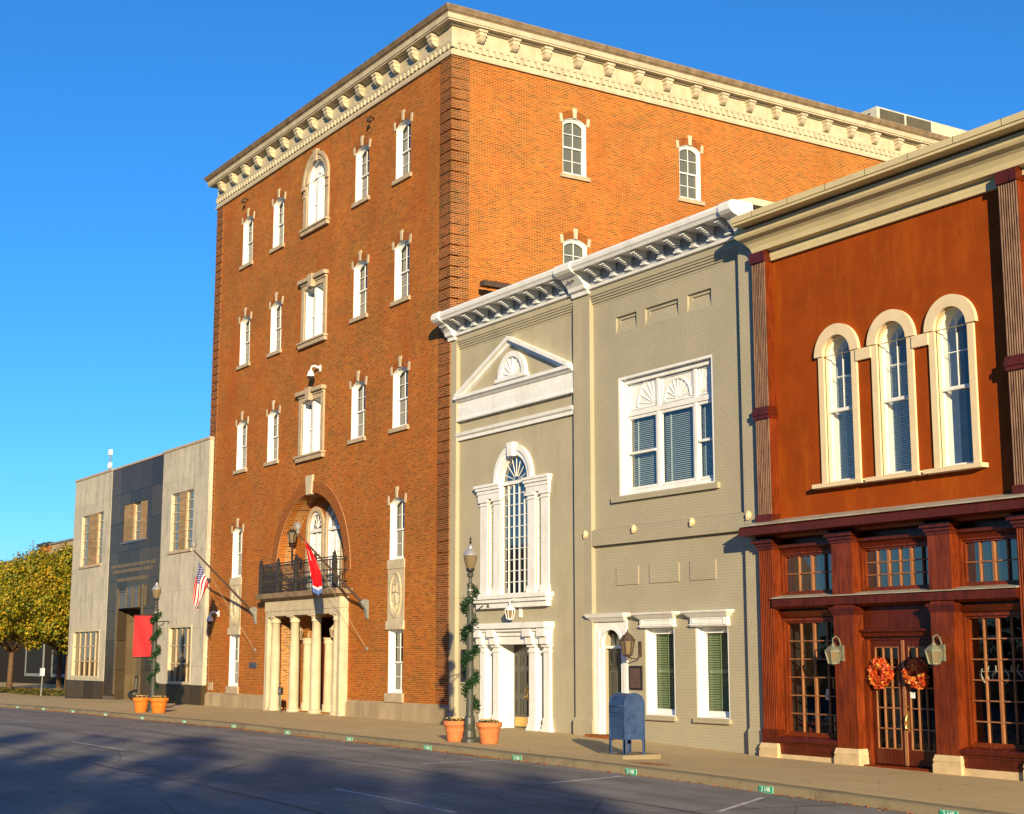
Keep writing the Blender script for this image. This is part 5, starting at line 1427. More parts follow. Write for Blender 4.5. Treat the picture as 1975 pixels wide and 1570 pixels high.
# ------------------------------------------------------------------ street furniture
def zg(x, y): return zwalk(x, y) if y > KY else zroad(x, y)
def lamp(label):
    t = thing('street_lamp', label, 'street lamp', (0, 0, 0), 0, 'street lamps along the kerb'); ROOT[t.name] = (0, 0, 0)
    s = MB(); s.lathe([(0.24, -0.1), (0.24, 0.10), (0.19, 0.16), (0.18, 0.34), (0.15, 0.40), (0.17, 0.55), (0.15, 0.72), (0.12, 0.78)], n=16); s.build('lamp_base', M_greenp, t)
    s = MB(); s.lathe([(0.11, 0.7), (0.105, 1.2), (0.095, 3.0), (0.085, 4.55), (0.10, 4.57), (0.10, 4.62), (0.05, 4.65), (0.05, 4.80), (0.09, 4.84), (0.10, 4.92), (0.07, 4.97)], n=16)
    for i in range(10):
        a = 2 * PI * i / 10; s.tube([(0.102 * math.cos(a), 0.102 * math.sin(a), 0.9), (0.086 * math.cos(a), 0.086 * math.sin(a), 4.4)], 0.012, 4)
    s.build('lamp_post', M_greenp, t)
    s = MB(); s.lathe([(0.08, 4.97), (0.135, 5.03), (0.12, 5.10)], n=16); s.build('globe_holder', M_blackp, t)
    s = MB(); s.lathe([(0.12, 5.08), (0.16, 5.2), (0.195, 5.36), (0.205, 5.46)], n=20, caps=True); s.build('lamp_globe', M_lampg, t, smooth=False)
    s = MB(); s.lathe([(0.22, 5.46), (0.205, 5.50), (0.14, 5.61), (0.075, 5.67), (0.06, 5.74), (0.035, 5.79)], n=20); s.build('globe_lid', M_alu, t)
    s = MB(); s.lathe([(0.035, 5.78), (0.025, 5.82), (0.045, 5.86), (0.015, 5.90), (0.035, 5.94), (0.0, 6.05)], n=10); s.build('finial', M_blackp, t)
    s = MB(); s.tube([(0, 0.06, 4.02), (0, 0.62, 4.04)], 0.025, 6); s.tube([(0, 0.08, 3.55), (0, 0.2, 3.82), (0, 0.45, 3.98)], 0.02, 6); s.lathe([(0.05, -0.08), (0.02, 0.06)], (0, 0.62, 4.0), 8); s.build('hanging_arm', M_blackp, t)
    for z in (4.42, 4.25):
        s = MB(); s.lathe([(0.100, z), (0.102, z + 0.03)], n=16, caps=False); s.build('strap', M_alu, t)
    return t
LK = 0.94
l1 = lamp('green iron street lamp twined with garland in front of the grey stucco building')
l1.location = (-36.2, 21.75, zwalk(-36.2, 21.75)); l1.scale = (LK, LK, LK)
l2 = copy_tree(l1)
l2['label'] = 'green iron street lamp with red banner in front of the stone and granite building'
l2.location = (-62.45, 21.9, zwalk(-62.45, 21.9))
s = MB(); s.tube([(0, -0.05, 4.30), (0, -1.0, 4.30)], 0.018, 6); s.tube([(0, -0.05, 2.42), (0, -1.0, 2.42)], 0.018, 6)
s.build('banner_arms', M_blackp, l2, (0, 0, 0))
s = MB(); n = 8
for j in range(14):
    for i in range(n):
        def P(i, j): return (0.025 * math.sin(i * 0.9 + j * 0.35), -0.14 - 0.86 * i / n, 4.28 - 1.83 * j / 14)
        s.quad(P(i, j), P(i + 1, j), P(i + 1, j + 1), P(i, j + 1))
bn = s.build('street_banner', M_red, smooth=True); bn.location = l2.location; bn.scale = (LK, LK, LK)
tag(bn, 'plain red banner hung on the farther street lamp', 'banner')
def garland(loc, seed, label):
    rr = random.Random(seed); s = MB()
    turns = 4.2
    for i in range(4200):
        t = rr.random(); a = turns * 2 * PI * t + 0.6; z = 0.95 + 3.25 * t
        dens = 0.55 + 0.45 * math.sin(t * 31 + seed)
        if rr.random() > dens: continue
        r = 0.125 + rr.uniform(-0.02, 0.13)
        cx, cy, cz = r * math.cos(a + rr.gauss(0, .16)), r * math.sin(a + rr.gauss(0, .16)), z + rr.gauss(0, 0.07)
        b = rr.uniform(0, 2 * PI); l = rr.uniform(0.04, 0.09); d = Vector((math.cos(b), math.sin(b), rr.uniform(-1, .6))).normalized() * l
        q = d.cross(Vector((rr.uniform(-1, 1), rr.uniform(-1, 1), rr.uniform(-1, 1)))).normalized() * l * 0.28
        c = Vector((cx, cy, cz))
        s.quad(tuple(c - d), tuple(c + q), tuple(c + d), tuple(c - q))
    s.tube([(0.115 * math.cos(turns * 2 * PI * t + .6), 0.115 * math.sin(turns * 2 * PI * t + .6), 0.95 + 3.25 * t) for t in [i / 60 for i in range(61)]], 0.03, 5)
    o = s.build('garland', M_garl); o.location = loc
    return tag(o, label, 'garland', 'garlands wound round the lamps')
garland(l1.location, 1, 'green leafy garland wound round the nearer street lamp')
garland(l2.location, 5, 'green leafy garland wound round the lamp that carries the red banner')

def pot(x, y, r, h, mat, label, flowers):
    z = zwalk(x, y)
    t = thing('plant_pot', label, 'plant pot', (x, y, z), 0, 'terracotta pots beside the lamps'); ROOT[t.name] = (0, 0, 0)
    s = MB(); s.lathe([(r * 0.62, 0.0), (r * 0.66, 0.02), (r * 0.78, h * 0.52), (r * 0.80, h * 0.54), (r * 0.79, h * 0.56), (r * 0.87, h * 0.76), (r * 0.98, h * 0.78), (r, h * 0.82), (r * 0.99, h * 0.96), (r * 0.96, h), (r * 0.88, h), (r * 0.86, h * 0.88)], n=32)
    o = s.build('pot', mat, t, smooth=True)
    s = MB(); s.lathe([(r * 0.87, h * 0.86), (r * 0.8, h * 0.9), (0.0, h * 0.92)], n=20, caps=False); s.build('soil', M_soil, t)
    rr = random.Random(int(x * 100)); s = MB()
    for i in range(420):
        a = rr.uniform(0, 2 * PI); q = r * 0.85 * math.sqrt(rr.random()); zz = h * 0.92 + rr.uniform(0, 0.10)
        b = rr.uniform(0, 2 * PI); l = rr.uniform(0.015, 0.04)
        c = Vector((q * math.cos(a), q * math.sin(a), zz)); d = Vector((math.cos(b), math.sin(b), rr.uniform(-.4, .8))) * l; e_ = Vector((-math.sin(b), math.cos(b), rr.uniform(-.5, .5))) * l * .6
        s.quad(tuple(c - d), tuple(c + e_), tuple(c + d), tuple(c - e_))
    s.build('plants', M_garl if flowers else M_leafg, t)
    s = MB()
    s.lathe([(r * 0.8, h * 0.93), (0.0, h * 0.95)], n=12, caps=False) if False else None
    for i in range(44 if flowers else 44):
        a = rr.uniform(0, 2 * PI); q = r * 0.72 * math.sqrt(rr.random()); s.lathe([(0.0, -.02), (0.028, 0.0), (0.0, .025)], (q * math.cos(a), q * math.sin(a), h * 0.95 + rr.uniform(.04, .11)), 6, False)
    s.build('flowers', plain('pale_petals', (0.6, 0.42, 0.2), 0.6) if 'pale_petals' not in MATS else MATS['pale_petals'], t)
pot(-36.75, 21.62, 0.35, 0.57, M_terra, 'pale terracotta pot standing left of the nearer lamp', False)
pot(-35.45, 21.92, 0.36, 0.58, M_terra, 'terracotta pot right of the nearer lamp, half in shade', False)
pot(-62.55, 21.45, 0.36, 0.62, M_terra2, 'bright orange pot with flowers on the street side of the farther lamp', True)
pot(-61.35, 21.8, 0.40, 0.62, M_terra2, 'wide bright orange pot with flowers right of the farther lamp', True)

# kerb plates
plates = [-77.88, -73.23, -68.46, -63.79, -59.14, -54.42, -49.65, -45.17, -40.74, -36.04, -31.59, -26.97, -22.62, -18.06]
pt = thing('kerb_sign', '', 'parking sign', (0, 0, 0)); ROOT[pt.name] = (0, 0, 0)
s = MB(); s.box(-0.20, 0.20, -0.012, 0.0, -0.065, 0.065); s.build('sign_plate', plain('sign_border', (0.25, 0.6, 0.45), 0.5), pt)
s = MB(); s.box(-0.188, 0.188, -0.016, -0.0121, -0.055, 0.055); s.build('sign_face', M_signg, pt)
s = text_mb('2 HR', 0.115, 0.002); s.v = [(x * 1.15, y - 0.0185, z) for x, y, z in s.v]; s.build('lettering', M_signw, pt)
where = ['before the planted bed', 'second from the planted bed', 'at the left end of the stone building', 'left of the red banner', 'beside the orange pots', 'at the limestone wing next to the brick building', 'left of the brick building porch',
         'in front of the columned porch', 'right of the columned porch', 'left of the nearer terracotta pots', 'right of the nearer terracotta pots', 'just right of the blue mailbox', 'in front of the shop doors', 'at the right edge of the photo']
where = ['leftmost, below the trees', 'below the left end of the stone building', 'below the limestone wing with the barred window', 'below the granite doorway', 'right below the two orange pots', 'below the limestone wing beside the brick building',
         'below the left corner of the brick building', 'straight in front of the columned porch', 'between the porch and the brick corner', 'left below the pale terracotta pot', 'below the white door case', 'just right of the blue mailbox', 'below the left shop window', 'at the lower right corner of the photo']
for i, x in enumerate(plates):
    o = pt if i == 0 else copy_tree(pt)
    o.location = (x, 20.337, itp(CZ, x) - 0.10)
    o.rotation_euler = (0, 0, 0)
    tag(o, 'small green 2 HR plate on the kerb, ' + where[i], 'parking sign', 'green parking plates on the kerb')

# mailbox on its slab
mx0, mx1, my0, my1 = -29.98, -29.36, 21.95, 22.57
mz = zwalk(-29.6, 22.2)
sb = MB(); sb.box(mx0 - 0.22, mx1 + 0.24, my0 - 0.22, my1 + 0.30, mz - 0.3, mz + 0.10)
tag(sb.build('concrete_slab', M_kerb, bevel=0.02), 'low rough concrete slab under the blue mailbox', 'slab')
mb_ = thing('mailbox', 'blue round topped street mailbox standing on a concrete slab', 'mailbox', (-29.67, 22.26, mz + 0.10)); ROOT[mb_.name] = (-29.67, 22.26, mz + 0.10)
b0 = mz + 0.10
def dome(y0, y1, z0, zt, n=16):
    r = (y1 - y0) / 2; rz = 0.27
    return [(y0, z0), (y1, z0)] + [((y0 + y1) / 2 + r * math.cos(PI * i / n), zt - rz + rz * math.sin(PI * i / n)) for i in range(n + 1)]
s = MB(); s.profile(dome(my0 + 0.015, my1 - 0.015, b0 + 0.34, b0 + 1.43), mx0 + 0.02, mx1 - 0.02); s.build('mailbox_body', M_blue, mb_)
s = MB()
for x0, x1 in ((mx0, mx0 + 0.03), (mx1 - 0.03, mx1)):
    d = dome(my0, my1, b0 + 0.34, b0 + 1.445)
    inn = dome(my0 + 0.03, my1 - 0.03, b0 + 0.37, b0 + 1.415)
    k0 = len(s.v)
    q = MB(); q.ring(d, inn, 0, x1 - x0); q.v = [(x0 + y, x, z) for x, y, z in q.v]; s.v += q.v; s.f += [tuple(i + k0 for i in f) for f in q.f]
s.box(mx0 + 0.03, mx1 - 0.03, my0 - 0.004, my0 + 0.02, b0 + 0.34, b0 + 0.40)
s.build('edge_rim', M_blue, mb_)
s = MB(); s.box(mx0 + 0.05, mx1 - 0.05, my0 - 0.012, my0 + 0.02, b0 + 0.98, b0 + 1.16); s.tube([(mx0 + 0.12, my0 - 0.012, b0 + 1.13), (mx0 + 0.14, my0 - 0.05, b0 + 1.13), (mx1 - 0.14, my0 - 0.05, b0 + 1.13), (mx1 - 0.12, my0 - 0.012, b0 + 1.13)], 0.012, 6)
s.build('drop_flap', M_blue, mb_)
for x in (mx0, mx1):
    for y in (my0, my1):
        sx = 1 if x == mx0 else -1; sy = 1 if y == my0 else -1
        s = MB()
        s.box(x, x + sx * 0.02, min(y, y + sy * 0.07), max(y, y + sy * 0.07), b0, b0 + 0.345); s.box(min(x, x + sx * 0.07), max(x, x + sx * 0.07), y + (0 if sy > 0 else -0.02), y + (0.02 if sy > 0 else 0), b0 + .001, b0 + 0.344)
        q = [(0.07, 0.345), (0.15, 0.345), (0.10, 0.325), (0.075, 0.28), (0.07, 0.22)]
        s.profile([(y + sy * a, b0 + z) for a, z in q], min(x, x + sx * 0.02), max(x, x + sx * 0.02))
        s.box(min(x - sx * 0.01, x + sx * 0.08), max(x - sx * 0.01, x + sx * 0.08), min(y - sy * .01, y + sy * 0.08), max(y - sy * .01, y + sy * 0.08), b0 - 0.001, b0 + 0.015)
        s.build('leg', M_blue, mb_)
# post with card reader by the porch
t = thing('post_box', 'slim green post with small black box in front of the columned porch', 'post', (-57.98, 25.75, 0)); ROOT[t.name] = (-57.98, 25.75, 0)
z = zwalk(-57.98, 25.75)
s = MB(); s.tube([(-57.98, 25.75, z - 0.1), (-57.98, 25.75, z + 0.78)], 0.035, 8); s.build('post', plain('green_post', (0.05, 0.10, 0.07), 0.5), t)
s = MB(); s.box(-58.10, -57.86, 25.68, 25.83, z + 0.72, z + 1.02); s.build('box_head', M_blackp, t, bevel=0.02)
s = MB(); s.box(-58.07, -57.89, 25.672, 25.679, z + 0.78, z + 0.97); s.build('box_front', M_grey, t)
# notice post at the planted bed
t = thing('notice_post', 'white notice box on a thin pale post at the planted bed', 'sign', (-98.68, 27.2, 0)); ROOT[t.name] = (-98.68, 27.2, 0); z = zwalk(-98.68, 27.2)
s = MB(); s.tube([(-98.68, 27.2, z - .1), (-98.5, 27.2, z + 1.3)], 0.04, 6); s.build('post', M_alu, t)
s = MB(); s.box(-98.78, -98.24, 27.1, 27.25, z + 1.3, z + 1.78); s.build('notice_panel', M_signw, t)
# smokers' urn in the granite doorway
t = thing('smokers_urn', 'dark round urn with tall neck standing in the granite doorway', 'ash urn', (-79.4, 26.9, 0)); ROOT[t.name] = (-79.4, 26.9, 0)
s = MB(); s.lathe([(0.20, 0.0), (0.36, 0.12), (0.42, 0.28), (0.38, 0.42), (0.2, 0.52), (0.09, 0.56)], (-79.4, 26.9, zwalk(-79, 26.9)), 18); s.build('urn_bowl', M_blackp, t)
s = MB(); s.lathe([(0.08, 0.55), (0.07, 1.15), (0.1, 1.2), (0.06, 1.28)], (-79.4, 26.9, zwalk(-79, 26.9)), 10); s.build('urn_neck', M_blackp, t)

# ------------------------------------------------------------------ flags
def flagpole(x, label):
    t = thing('flagpole', label, 'flagpole', (x, FY, 4.15), 0, 'flagpoles slanting from the brick front'); ROOT[t.name] = (x, FY, 4.15)
    s = MB(); s.tube([(x, FY - 0.10, 4.22), (x, 23.62, 6.88)], [0.06, 0.035], 8); s.build('pole', M_rustmetal, t)
    s = MB(); s.profile([(FY - 0.002, 3.75), (FY - 0.002, 4.45), (FY - 0.16, 4.50), (FY - 0.36, 4.40), (FY - 0.12, 4.12), (FY - 0.05, 3.75)], x - 0.09, x + 0.09); s.build('pole_bracket', M_grey, t)
    s = MB(); s.lathe([(0.03, 0), (0.07, 0.05), (0.04, 0.1), (0.12, 0.2), (0.16, 0.32), (0.10, 0.40), (0.0, 0.44)], (x, 23.60, 6.88), 8); s.build('pole_finial', M_alu, t)
    s = MB(); s.tube([(x, 23.75, 6.72), (x, FY - 0.03, 2.6)], 0.0045, 4); s.tube([(x + 0.02, 24.0, 6.45), (x + 0.05, FY - 0.03, 2.6)], 0.0045, 4); s.build('halyard', plain('rope', (0.4, 0.33, 0.22), 0.8) if 'rope' not in MATS else MATS['rope'], t)
    s = MB(); s.box(x - 0.02, x + 0.08, FY - 0.06, FY, 2.55, 2.68); s.build('cleat', M_grey, t)
    return t
flagpole(-62.75, 'bronze flagpole left of the porch, carrying the striped flag'); flagpole(-51.92, 'bronze flagpole right of the porch, carrying the red flag')
def lerp(a, b, t): return a + (b - a) * t
def bez(P, t):
    P = [Vector(p) for p in P]
    while len(P) > 1: P = [P[i].lerp(P[i + 1], t) for i in range(len(P) - 1)]
    return P[0]
# striped flag: u along the hoist (13 stripes), v along the fly
NU, NV = 26, 30
def fp(u, v):
    h = Vector((0, lerp(23.84, 24.34, u), lerp(6.38, 5.50, u)))
    a = bez([(0, 23.84, 6.38), (0, 23.68, 5.9), (0, 23.70, 5.4), (0, 23.58, 4.75)], v)
    b = bez([(0, 24.34, 5.50), (0, 24.20, 5.15), (0, 24.0, 4.85), (0, 23.95, 4.22)], v)
    p = a.lerp(b, u)
    ph = 0.10 * math.sin(u * 9 + v * 2.5) * (0.35 + v) + 0.05 * math.sin(u * 17 + 1.5 - v * 3)
    return (-62.72 + ph, p.y + 0.03 * math.sin(v * 7 + u * 5), p.z)
s = MB(); mi = []
for i in range(NU):
    for j in range(NV):
        s.quad(fp(i / NU, j / NV), fp((i + 1) / NU, j / NV), fp((i + 1) / NU, (j + 1) / NV), fp(i / NU, (j + 1) / NV))
        st_ = i // 2
        mi.append(2 if (st_ < 7 and j / NV < 0.42) else (0 if st_ % 2 == 0 else 1))
fl = s.build('striped_flag', M_fred, mats=[M_fred, M_fwhite, M_fblue], mi=mi, smooth=True)
tag(fl, 'red and white striped flag with starred blue corner drooping from the left flagpole', 'flag')
s = MB()
for r_ in range(9):
    for c_ in range(6 if r_ % 2 == 0 else 5):
        u = (r_ + 0.7) / 9.4 * 7 / 13; v = ((c_ + (0.5 if r_ % 2 == 0 else 1.0)) / 6) * 0.42
        a = Vector(fp(u, v)); eu = (Vector(fp(u + 0.01, v)) - a).normalized(); ev = (Vector(fp(u, v + 0.01)) - a).normalized(); nn = eu.cross(ev).normalized()
        for sg in (1, -1):
            pts = []
            for k_ in range(10):
                rad = 0.028 if k_ % 2 == 0 else 0.011; an = 2 * PI * k_ / 10
                pts.append(tuple(a + nn * sg * 0.006 + eu * rad * math.cos(an) + ev * rad * math.sin(an)))
            b_ = len(s.v); s.v += pts; s.f.append(tuple(range(b_, b_ + 10)))
o = s.build('stars', M_fwhite, fl, (0, 0, 0)); o['kind'] = 'stuff'
def fp2(u, v):
    a = bez([(0, 23.80, 6.76), (0, 24.0, 6.2), (0, 24.12, 5.6), (0, 24.22, 4.72)], v)
    b = bez([(0, 23.92, 6.64), (0, 24.25, 6.2), (0, 24.75, 5.5), (0, 24.62, 4.60)], v)
    p = a.lerp(b, u)
    ph = 0.12 * math.sin(u * 11 + v * 2) * (0.25 + v) + 0.05 * math.sin(u * 21 + 1 - v * 4)
    return (-51.9 + ph, p.y, p.z + 0.08 * v * math.sin(u * 8))
s = MB(); mi = []
for i in range(20):
    for j in range(30):
        s.quad(fp2(i / 20, j / 30), fp2((i + 1) / 20, j / 30), fp2((i + 1) / 20, (j + 1) / 30), fp2(i / 20, (j + 1) / 30))
        v = j / 30
        mi.append(2 if v > 0.90 or (v > 0.82 and i < 5) else (1 if 0.875 < v or (5 < i < 8 and v < 0.45) else 0))  # narrow white strip in the upper folds is a painted highlight
fl2 = s.build('red_flag', M_fred, mats=[M_fred, M_fwhite, M_fblue2], mi=mi, smooth=True)
tag(fl2, 'red flag with blue edge drooping in folds over the balcony from the right flagpole', 'flag')

# ------------------------------------------------------------------ lanterns, cameras, plaques
def lantern(name, label, loc, h, w, mframe, mglass, wall_y, group, style):
    t = thing(name, label, 'wall lantern', loc, 0, group); ROOT[t.name] = (0, 0, 0)
    d = wall_y - loc[1]
    s = MB(); r = w / 2
    s.lathe([(r * 0.62, 0.18 * h), (r, 0.62 * h)], n=6 if style else 4, caps=True)
    s.build('lantern_glass', mglass, t)
    n = 6 if style else 4
    s = MB()
    for i in range(n):
        a = 2 * PI * i / n
        s.tube([(r * 0.64 * math.cos(a), r * 0.64 * math.sin(a), 0.17 * h), (r * 1.02 * math.cos(a), r * 1.02 * math.sin(a), 0.63 * h)], 0.012 + 0.008 * (w > 0.35), 5)
    s.lathe([(r * 0.3, 0.10 * h), (r * 0.7, 0.15 * h), (r * 0.66, 0.19 * h)], n=n)
    s.lathe([(r * 1.12, 0.61 * h), (r * 1.12, 0.65 * h), (r * 0.6, 0.80 * h), (r * 0.3, 0.84 * h), (r * 0.28, 0.88 * h), (r * 0.12, 0.9 * h), (r * .1, .96 * h), (0, h)], n=n)
    s.build('lantern_frame', mframe, t)
    s = MB()
    if style == 2:
        s.tube([(0, 0, h * 0.94), (0, 0, h * 1.12), (0, d * 0.35, h * 1.2), (0, d * 0.7, h * 1.1), (0, d - 0.02, h * 0.75)], 0.018, 6)
        s.box(-0.07, 0.07, d - 0.05, d, h * 0.25, h * 0.85)
    elif style == 1:
        s.tube([(0, 0, 0.12 * h), (0, d * 0.3, 0.04 * h), (0, d * 0.8, 0.03 * h), (0, d - 0.03, 0.16 * h), (0, d - 0.03, 0.45 * h)], 0.02, 6)
        s.box(-0.06, 0.06, d - 0.03, d, 0.1 * h, 0.6 * h)
    else:
        s.tube([(0, 0, 0.12 * h), (0, 0, -0.9 * h)], 0.03, 6); s.tube([(0, 0, -0.5 * h), (0, d * 0.5, -0.45 * h), (0, d - 0.02, -0.75 * h)], 0.03, 6); s.tube([(0, 0, -0.9 * h), (0, d - 0.02, -1.1 * h)], 0.025, 6)
        s.box(-0.08, 0.08, d - 0.03, d, -1.2 * h, -0.6 * h)
    s.build('lantern_bracket', mframe, t)
    return t
lantern('wall_lantern', 'white six sided lantern on a curled arm above the white door case', (-41.30, 26.32, 3.42), 0.62, 0.32, M_white, M_lampg, GY, 'wall lanterns', 2)
lantern('wall_lantern', 'large bronze lantern beside the arched side door of the grey brick building', (-34.95, 26.28, 2.22), 0.88, 0.40, M_rustmetal, M_lampg, GY, 'wall lanterns', 1)
lantern('wall_lantern', 'pale verdigris lantern on the shop post left of the shop doors', (-26.55, 26.12, 2.05), 0.62, 0.38, M_verd, M_lampg, RP, 'wall lanterns', 2)
lantern('wall_lantern', 'pale verdigris lantern on the shop post right of the shop doors', (-23.42, 26.12, 2.05), 0.62, 0.38, M_verd, M_lampg, RP, 'wall lanterns', 2)
lantern('wall_lantern', 'black lantern on a bracket inside the arched balcony recess', (-59.85, 26.95, 7.05), 0.85, 0.42, M_blackp, M_lampg, 27.4, 'wall lanterns', 3)
lantern('wall_lantern', 'stone coloured lantern under the porch, left of the entrance', (-58.9, 26.95, 3.0), 0.65, 0.3, M_sill, M_lampg, 27.4, 'wall lanterns', 1)
lantern('wall_lantern', 'stone coloured lantern under the porch, right of the entrance', (-55.6, 26.95, 3.0), 0.65, 0.3, M_sill, M_lampg, 27.4, 'wall lanterns', 1)
def cctv(x, z, label, wy):
    t = thing('security_camera', label, 'security camera', (x, wy, z), 0, 'white dome cameras on the brick front'); ROOT[t.name] = (0, 0, 0)
    s = MB(); s.tube([(0.22, -0.02, 0.42), (0.18, -0.35, 0.52), (0.05, -0.50, 0.48), (0, -0.52, 0.3)], 0.055, 8); s.box(0.12, 0.32, -0.06, 0, 0.26, 0.58); s.build('camera_arm', M_white, t)
    s = MB(); s.lathe([(0.06, 0.32), (0.16, 0.22), (0.22, 0.05), (0.22, 0.0)], (0, -0.52, 0), 14); s.build('camera_hood', M_white, t)
    s = MB(); s.lathe([(0.0, -0.2), (0.12, -0.17), (0.19, -0.06), (0.2, 0.0)], (0, -0.52, 0), 14); s.build('camera_dome', M_blackp, t); t.scale = (0.65, 0.72, 0.85)
cctv(-67.3, 3.95, 'white dome camera low on the left corner of the brick building', FY)
cctv(-56.75, 13.95, 'white dome camera above the middle third floor window', FY)
s = MB(); s.box(-63.28, -62.5, FY - 0.04, FY, 1.82, 2.06); tag(s.build('number_plaque', plain('dull_blue_plaque', (0.06, 0.07, 0.10), 0.5)), 'small dull blue plaque on the brick left of the porch', 'plaque')
t = thing('display_case', 'shallow black display case on the grey stucco left of the white door case', 'display case', (-44.6, GY, 2.0)); ROOT[t.name] = (-44.6, GY, 2.0)
s = MB(); s.ring(rect(-44.92, -44.28, 1.50, 2.56), rect(-44.86, -44.34, 1.56, 2.50), GY - 0.12, GY); s.build('case_frame', M_blackp, t)
s = MB(); s.box(-44.86, -44.34, GY - 0.10, GY - 0.02, 1.56, 2.5); s.build('case_glass', M_glassd, t)
t = thing('wall_plaque', 'dark bronze plaque with faint lines of lettering between side door and shuttered window', 'plaque', (-35.2, GY, 1.7)); ROOT[t.name] = (-35.2, GY, 1.7)
s = MB(); s.box(-35.50, -34.86, GY - 0.035, GY, 1.36, 2.05); s.build('plaque_plate', plain('dark_bronze', (0.025, 0.018, 0.016), 0.35), t, bevel=0.01)
s = MB(); rr = random.Random(8)
s.box(-35.42, -34.94, GY - 0.0375, GY - 0.036, 1.42, 1.98)
for i, zz in enumerate((1.95, 1.87, 1.79, 1.71, 1.63)):
    x = -35.38 + (0.03 if i % 2 else 0)
    while x < -35.0:
        w_ = rr.uniform(0.015, 0.04); s.box(x, x + w_, GY - 0.041, GY - 0.0376, zz - 0.018, zz + 0.018); x += w_ + 0.014
s.build('plaque_lines', plain('dim_lettering', (0.10, 0.06, 0.05), 0.5), t)

# wreaths on the shop doors
def wreath(x, z, label, seed):
    rr = random.Random(seed); s = MB()
    for i in range(900):
        a = rr.uniform(0, 2 * PI); R0 = 0.245 + 0.03 * math.sin(a * 3 + seed); b = rr.uniform(0, 2 * PI); q = 0.155 * math.sqrt(rr.random())
        c = Vector(((R0 + q * math.cos(b)) * math.cos(a), -0.08 - q * math.sin(b) * 0.8, (R0 + q * math.cos(b)) * math.sin(a)))
        l = rr.uniform(0.035, 0.085); d = Vector((rr.gauss(0, 1), rr.gauss(0, .9), rr.gauss(0, 1))).normalized() * l
        e_ = d.cross(Vector((rr.gauss(0, .4), -1, rr.gauss(0, .4)))).normalized() * l * 0.55
        s.quad(tuple(c - d), tuple(c + e_), tuple(c + d), tuple(c - e_))
    pts = [(0.26 * math.cos(2 * PI * i / 24), -0.06, 0.26 * math.sin(2 * PI * i / 24)) for i in range(25)]
    s.tube(pts, 0.03, 6)
    o = s.build('door_wreath', M_wreath); o.location = (x, SFY - 0.045, z); o.scale = (0.9, 0.9, 0.9)
    tag(o, label, 'wreath', 'autumn wreaths on the shop doors')
wreath(-25.60, 1.92, 'orange and yellow leaf wreath on the left shop door', 2)
wreath(-24.48, 1.92, 'red and orange leaf wreath on the right shop door, mostly shaded', 4)

# ------------------------------------------------------------------ roofs
t = thing('rooftop_unit', 'pale rooftop air unit with dark grilles above the brick cornice', 'air unit', (-49.0, 50.5, 25.9)); ROOT[t.name] = (-49.0, 50.5, 25.9)
HX0, HX1, HY0, HY1 = -50.6, -46.6, 49.8, 53.6
s = MB(); s.box(HX0, HX1, HY0, HY1, 25.9, 27.45); s.build('unit_case', M_alu if False else plain('pale_green_case', (0.55, 0.55, 0.45), 0.5), t)
for y0, y1 in ((50.0, 51.6), (51.75, 53.4)):
    s = MB(); s.box(HX1, HX1 + 0.02, y0, y1, 25.95, 27.38)
    z = 26.0
    while z < 27.35: s.box(HX1 + 0.02, HX1 + 0.035, y0, y1, z, z + 0.02); z += 0.06
    s.build('unit_grille', M_grey if False else plain('dark_grille', (0.12, 0.11, 0.085), 0.6), t)
s = text_mb('Ovner', 0.55, 0.01); s.v = [(x - 47.7, HY0 - 0.012 + y, z + 27.15) for x, y, z in s.v]; s.build('unit_lettering', M_blackp, t)
s = MB(); s.box(-49.4, -46.7, 53.7, 57.5, 25.9, 27.5)
tag(s.build('rooftop_duct', plain('pale_duct', (0.58, 0.52, 0.38), 0.6)), 'plain cream duct box behind the rooftop air unit', 'air duct')
t = thing('roof_beam', 'rusty steel beam on short stubs above the grey stucco cornice', 'steel beam', (-44.2, 28, 14.3)); ROOT[t.name] = (-44.2, 28, 14.3)
s = MB(); s.profile([(27.5, 15.55), (29.2, 15.55), (29.2, 15.75), (27.5, 15.75)], -45.2, -44.9); s.box(-45.0, -43.6, 28.5, 28.8, 15.3, 15.549); s.build('beam', M_rustmetal, t)
s = MB(); s.box(-44.6, -44.3, 28.5, 28.8, 14.3, 15.299); s.build('stub', M_rustmetal, t)
t = thing('roof_mast', 'thin roof mast with two small white boxes above the granite panel', 'antenna', (-95.4 * 30 / 30, 30, 12.3)); t.location = (-92.2, 29.0, 12.6); ROOT[t.name] = (-92.2, 29.0, 12.6)
mxx = -92.2
t.location = (-89.0, 28.0, 12.5); ROOT[t.name] = (-89.0, 28.0, 12.5); mxx = -89.0
s = MB(); s.tube([(mxx, 28, 12.5), (mxx, 28, 14.7)], 0.05, 6); s.tube([(mxx, 28, 14.0), (mxx + 0.9, 28, 12.7)], 0.012, 4); s.build('mast', M_grey, t)
for z in (14.55, 13.75):
    s = MB(); s.box(mxx - 0.20, mxx + 0.10, 27.9, 28.08, z - 0.16, z + 0.16); s.box(mxx + 0.11, mxx + 0.2, 27.93, 28.05, z - 0.08, z + 0.09); s.build('mast_box', M_white, t)

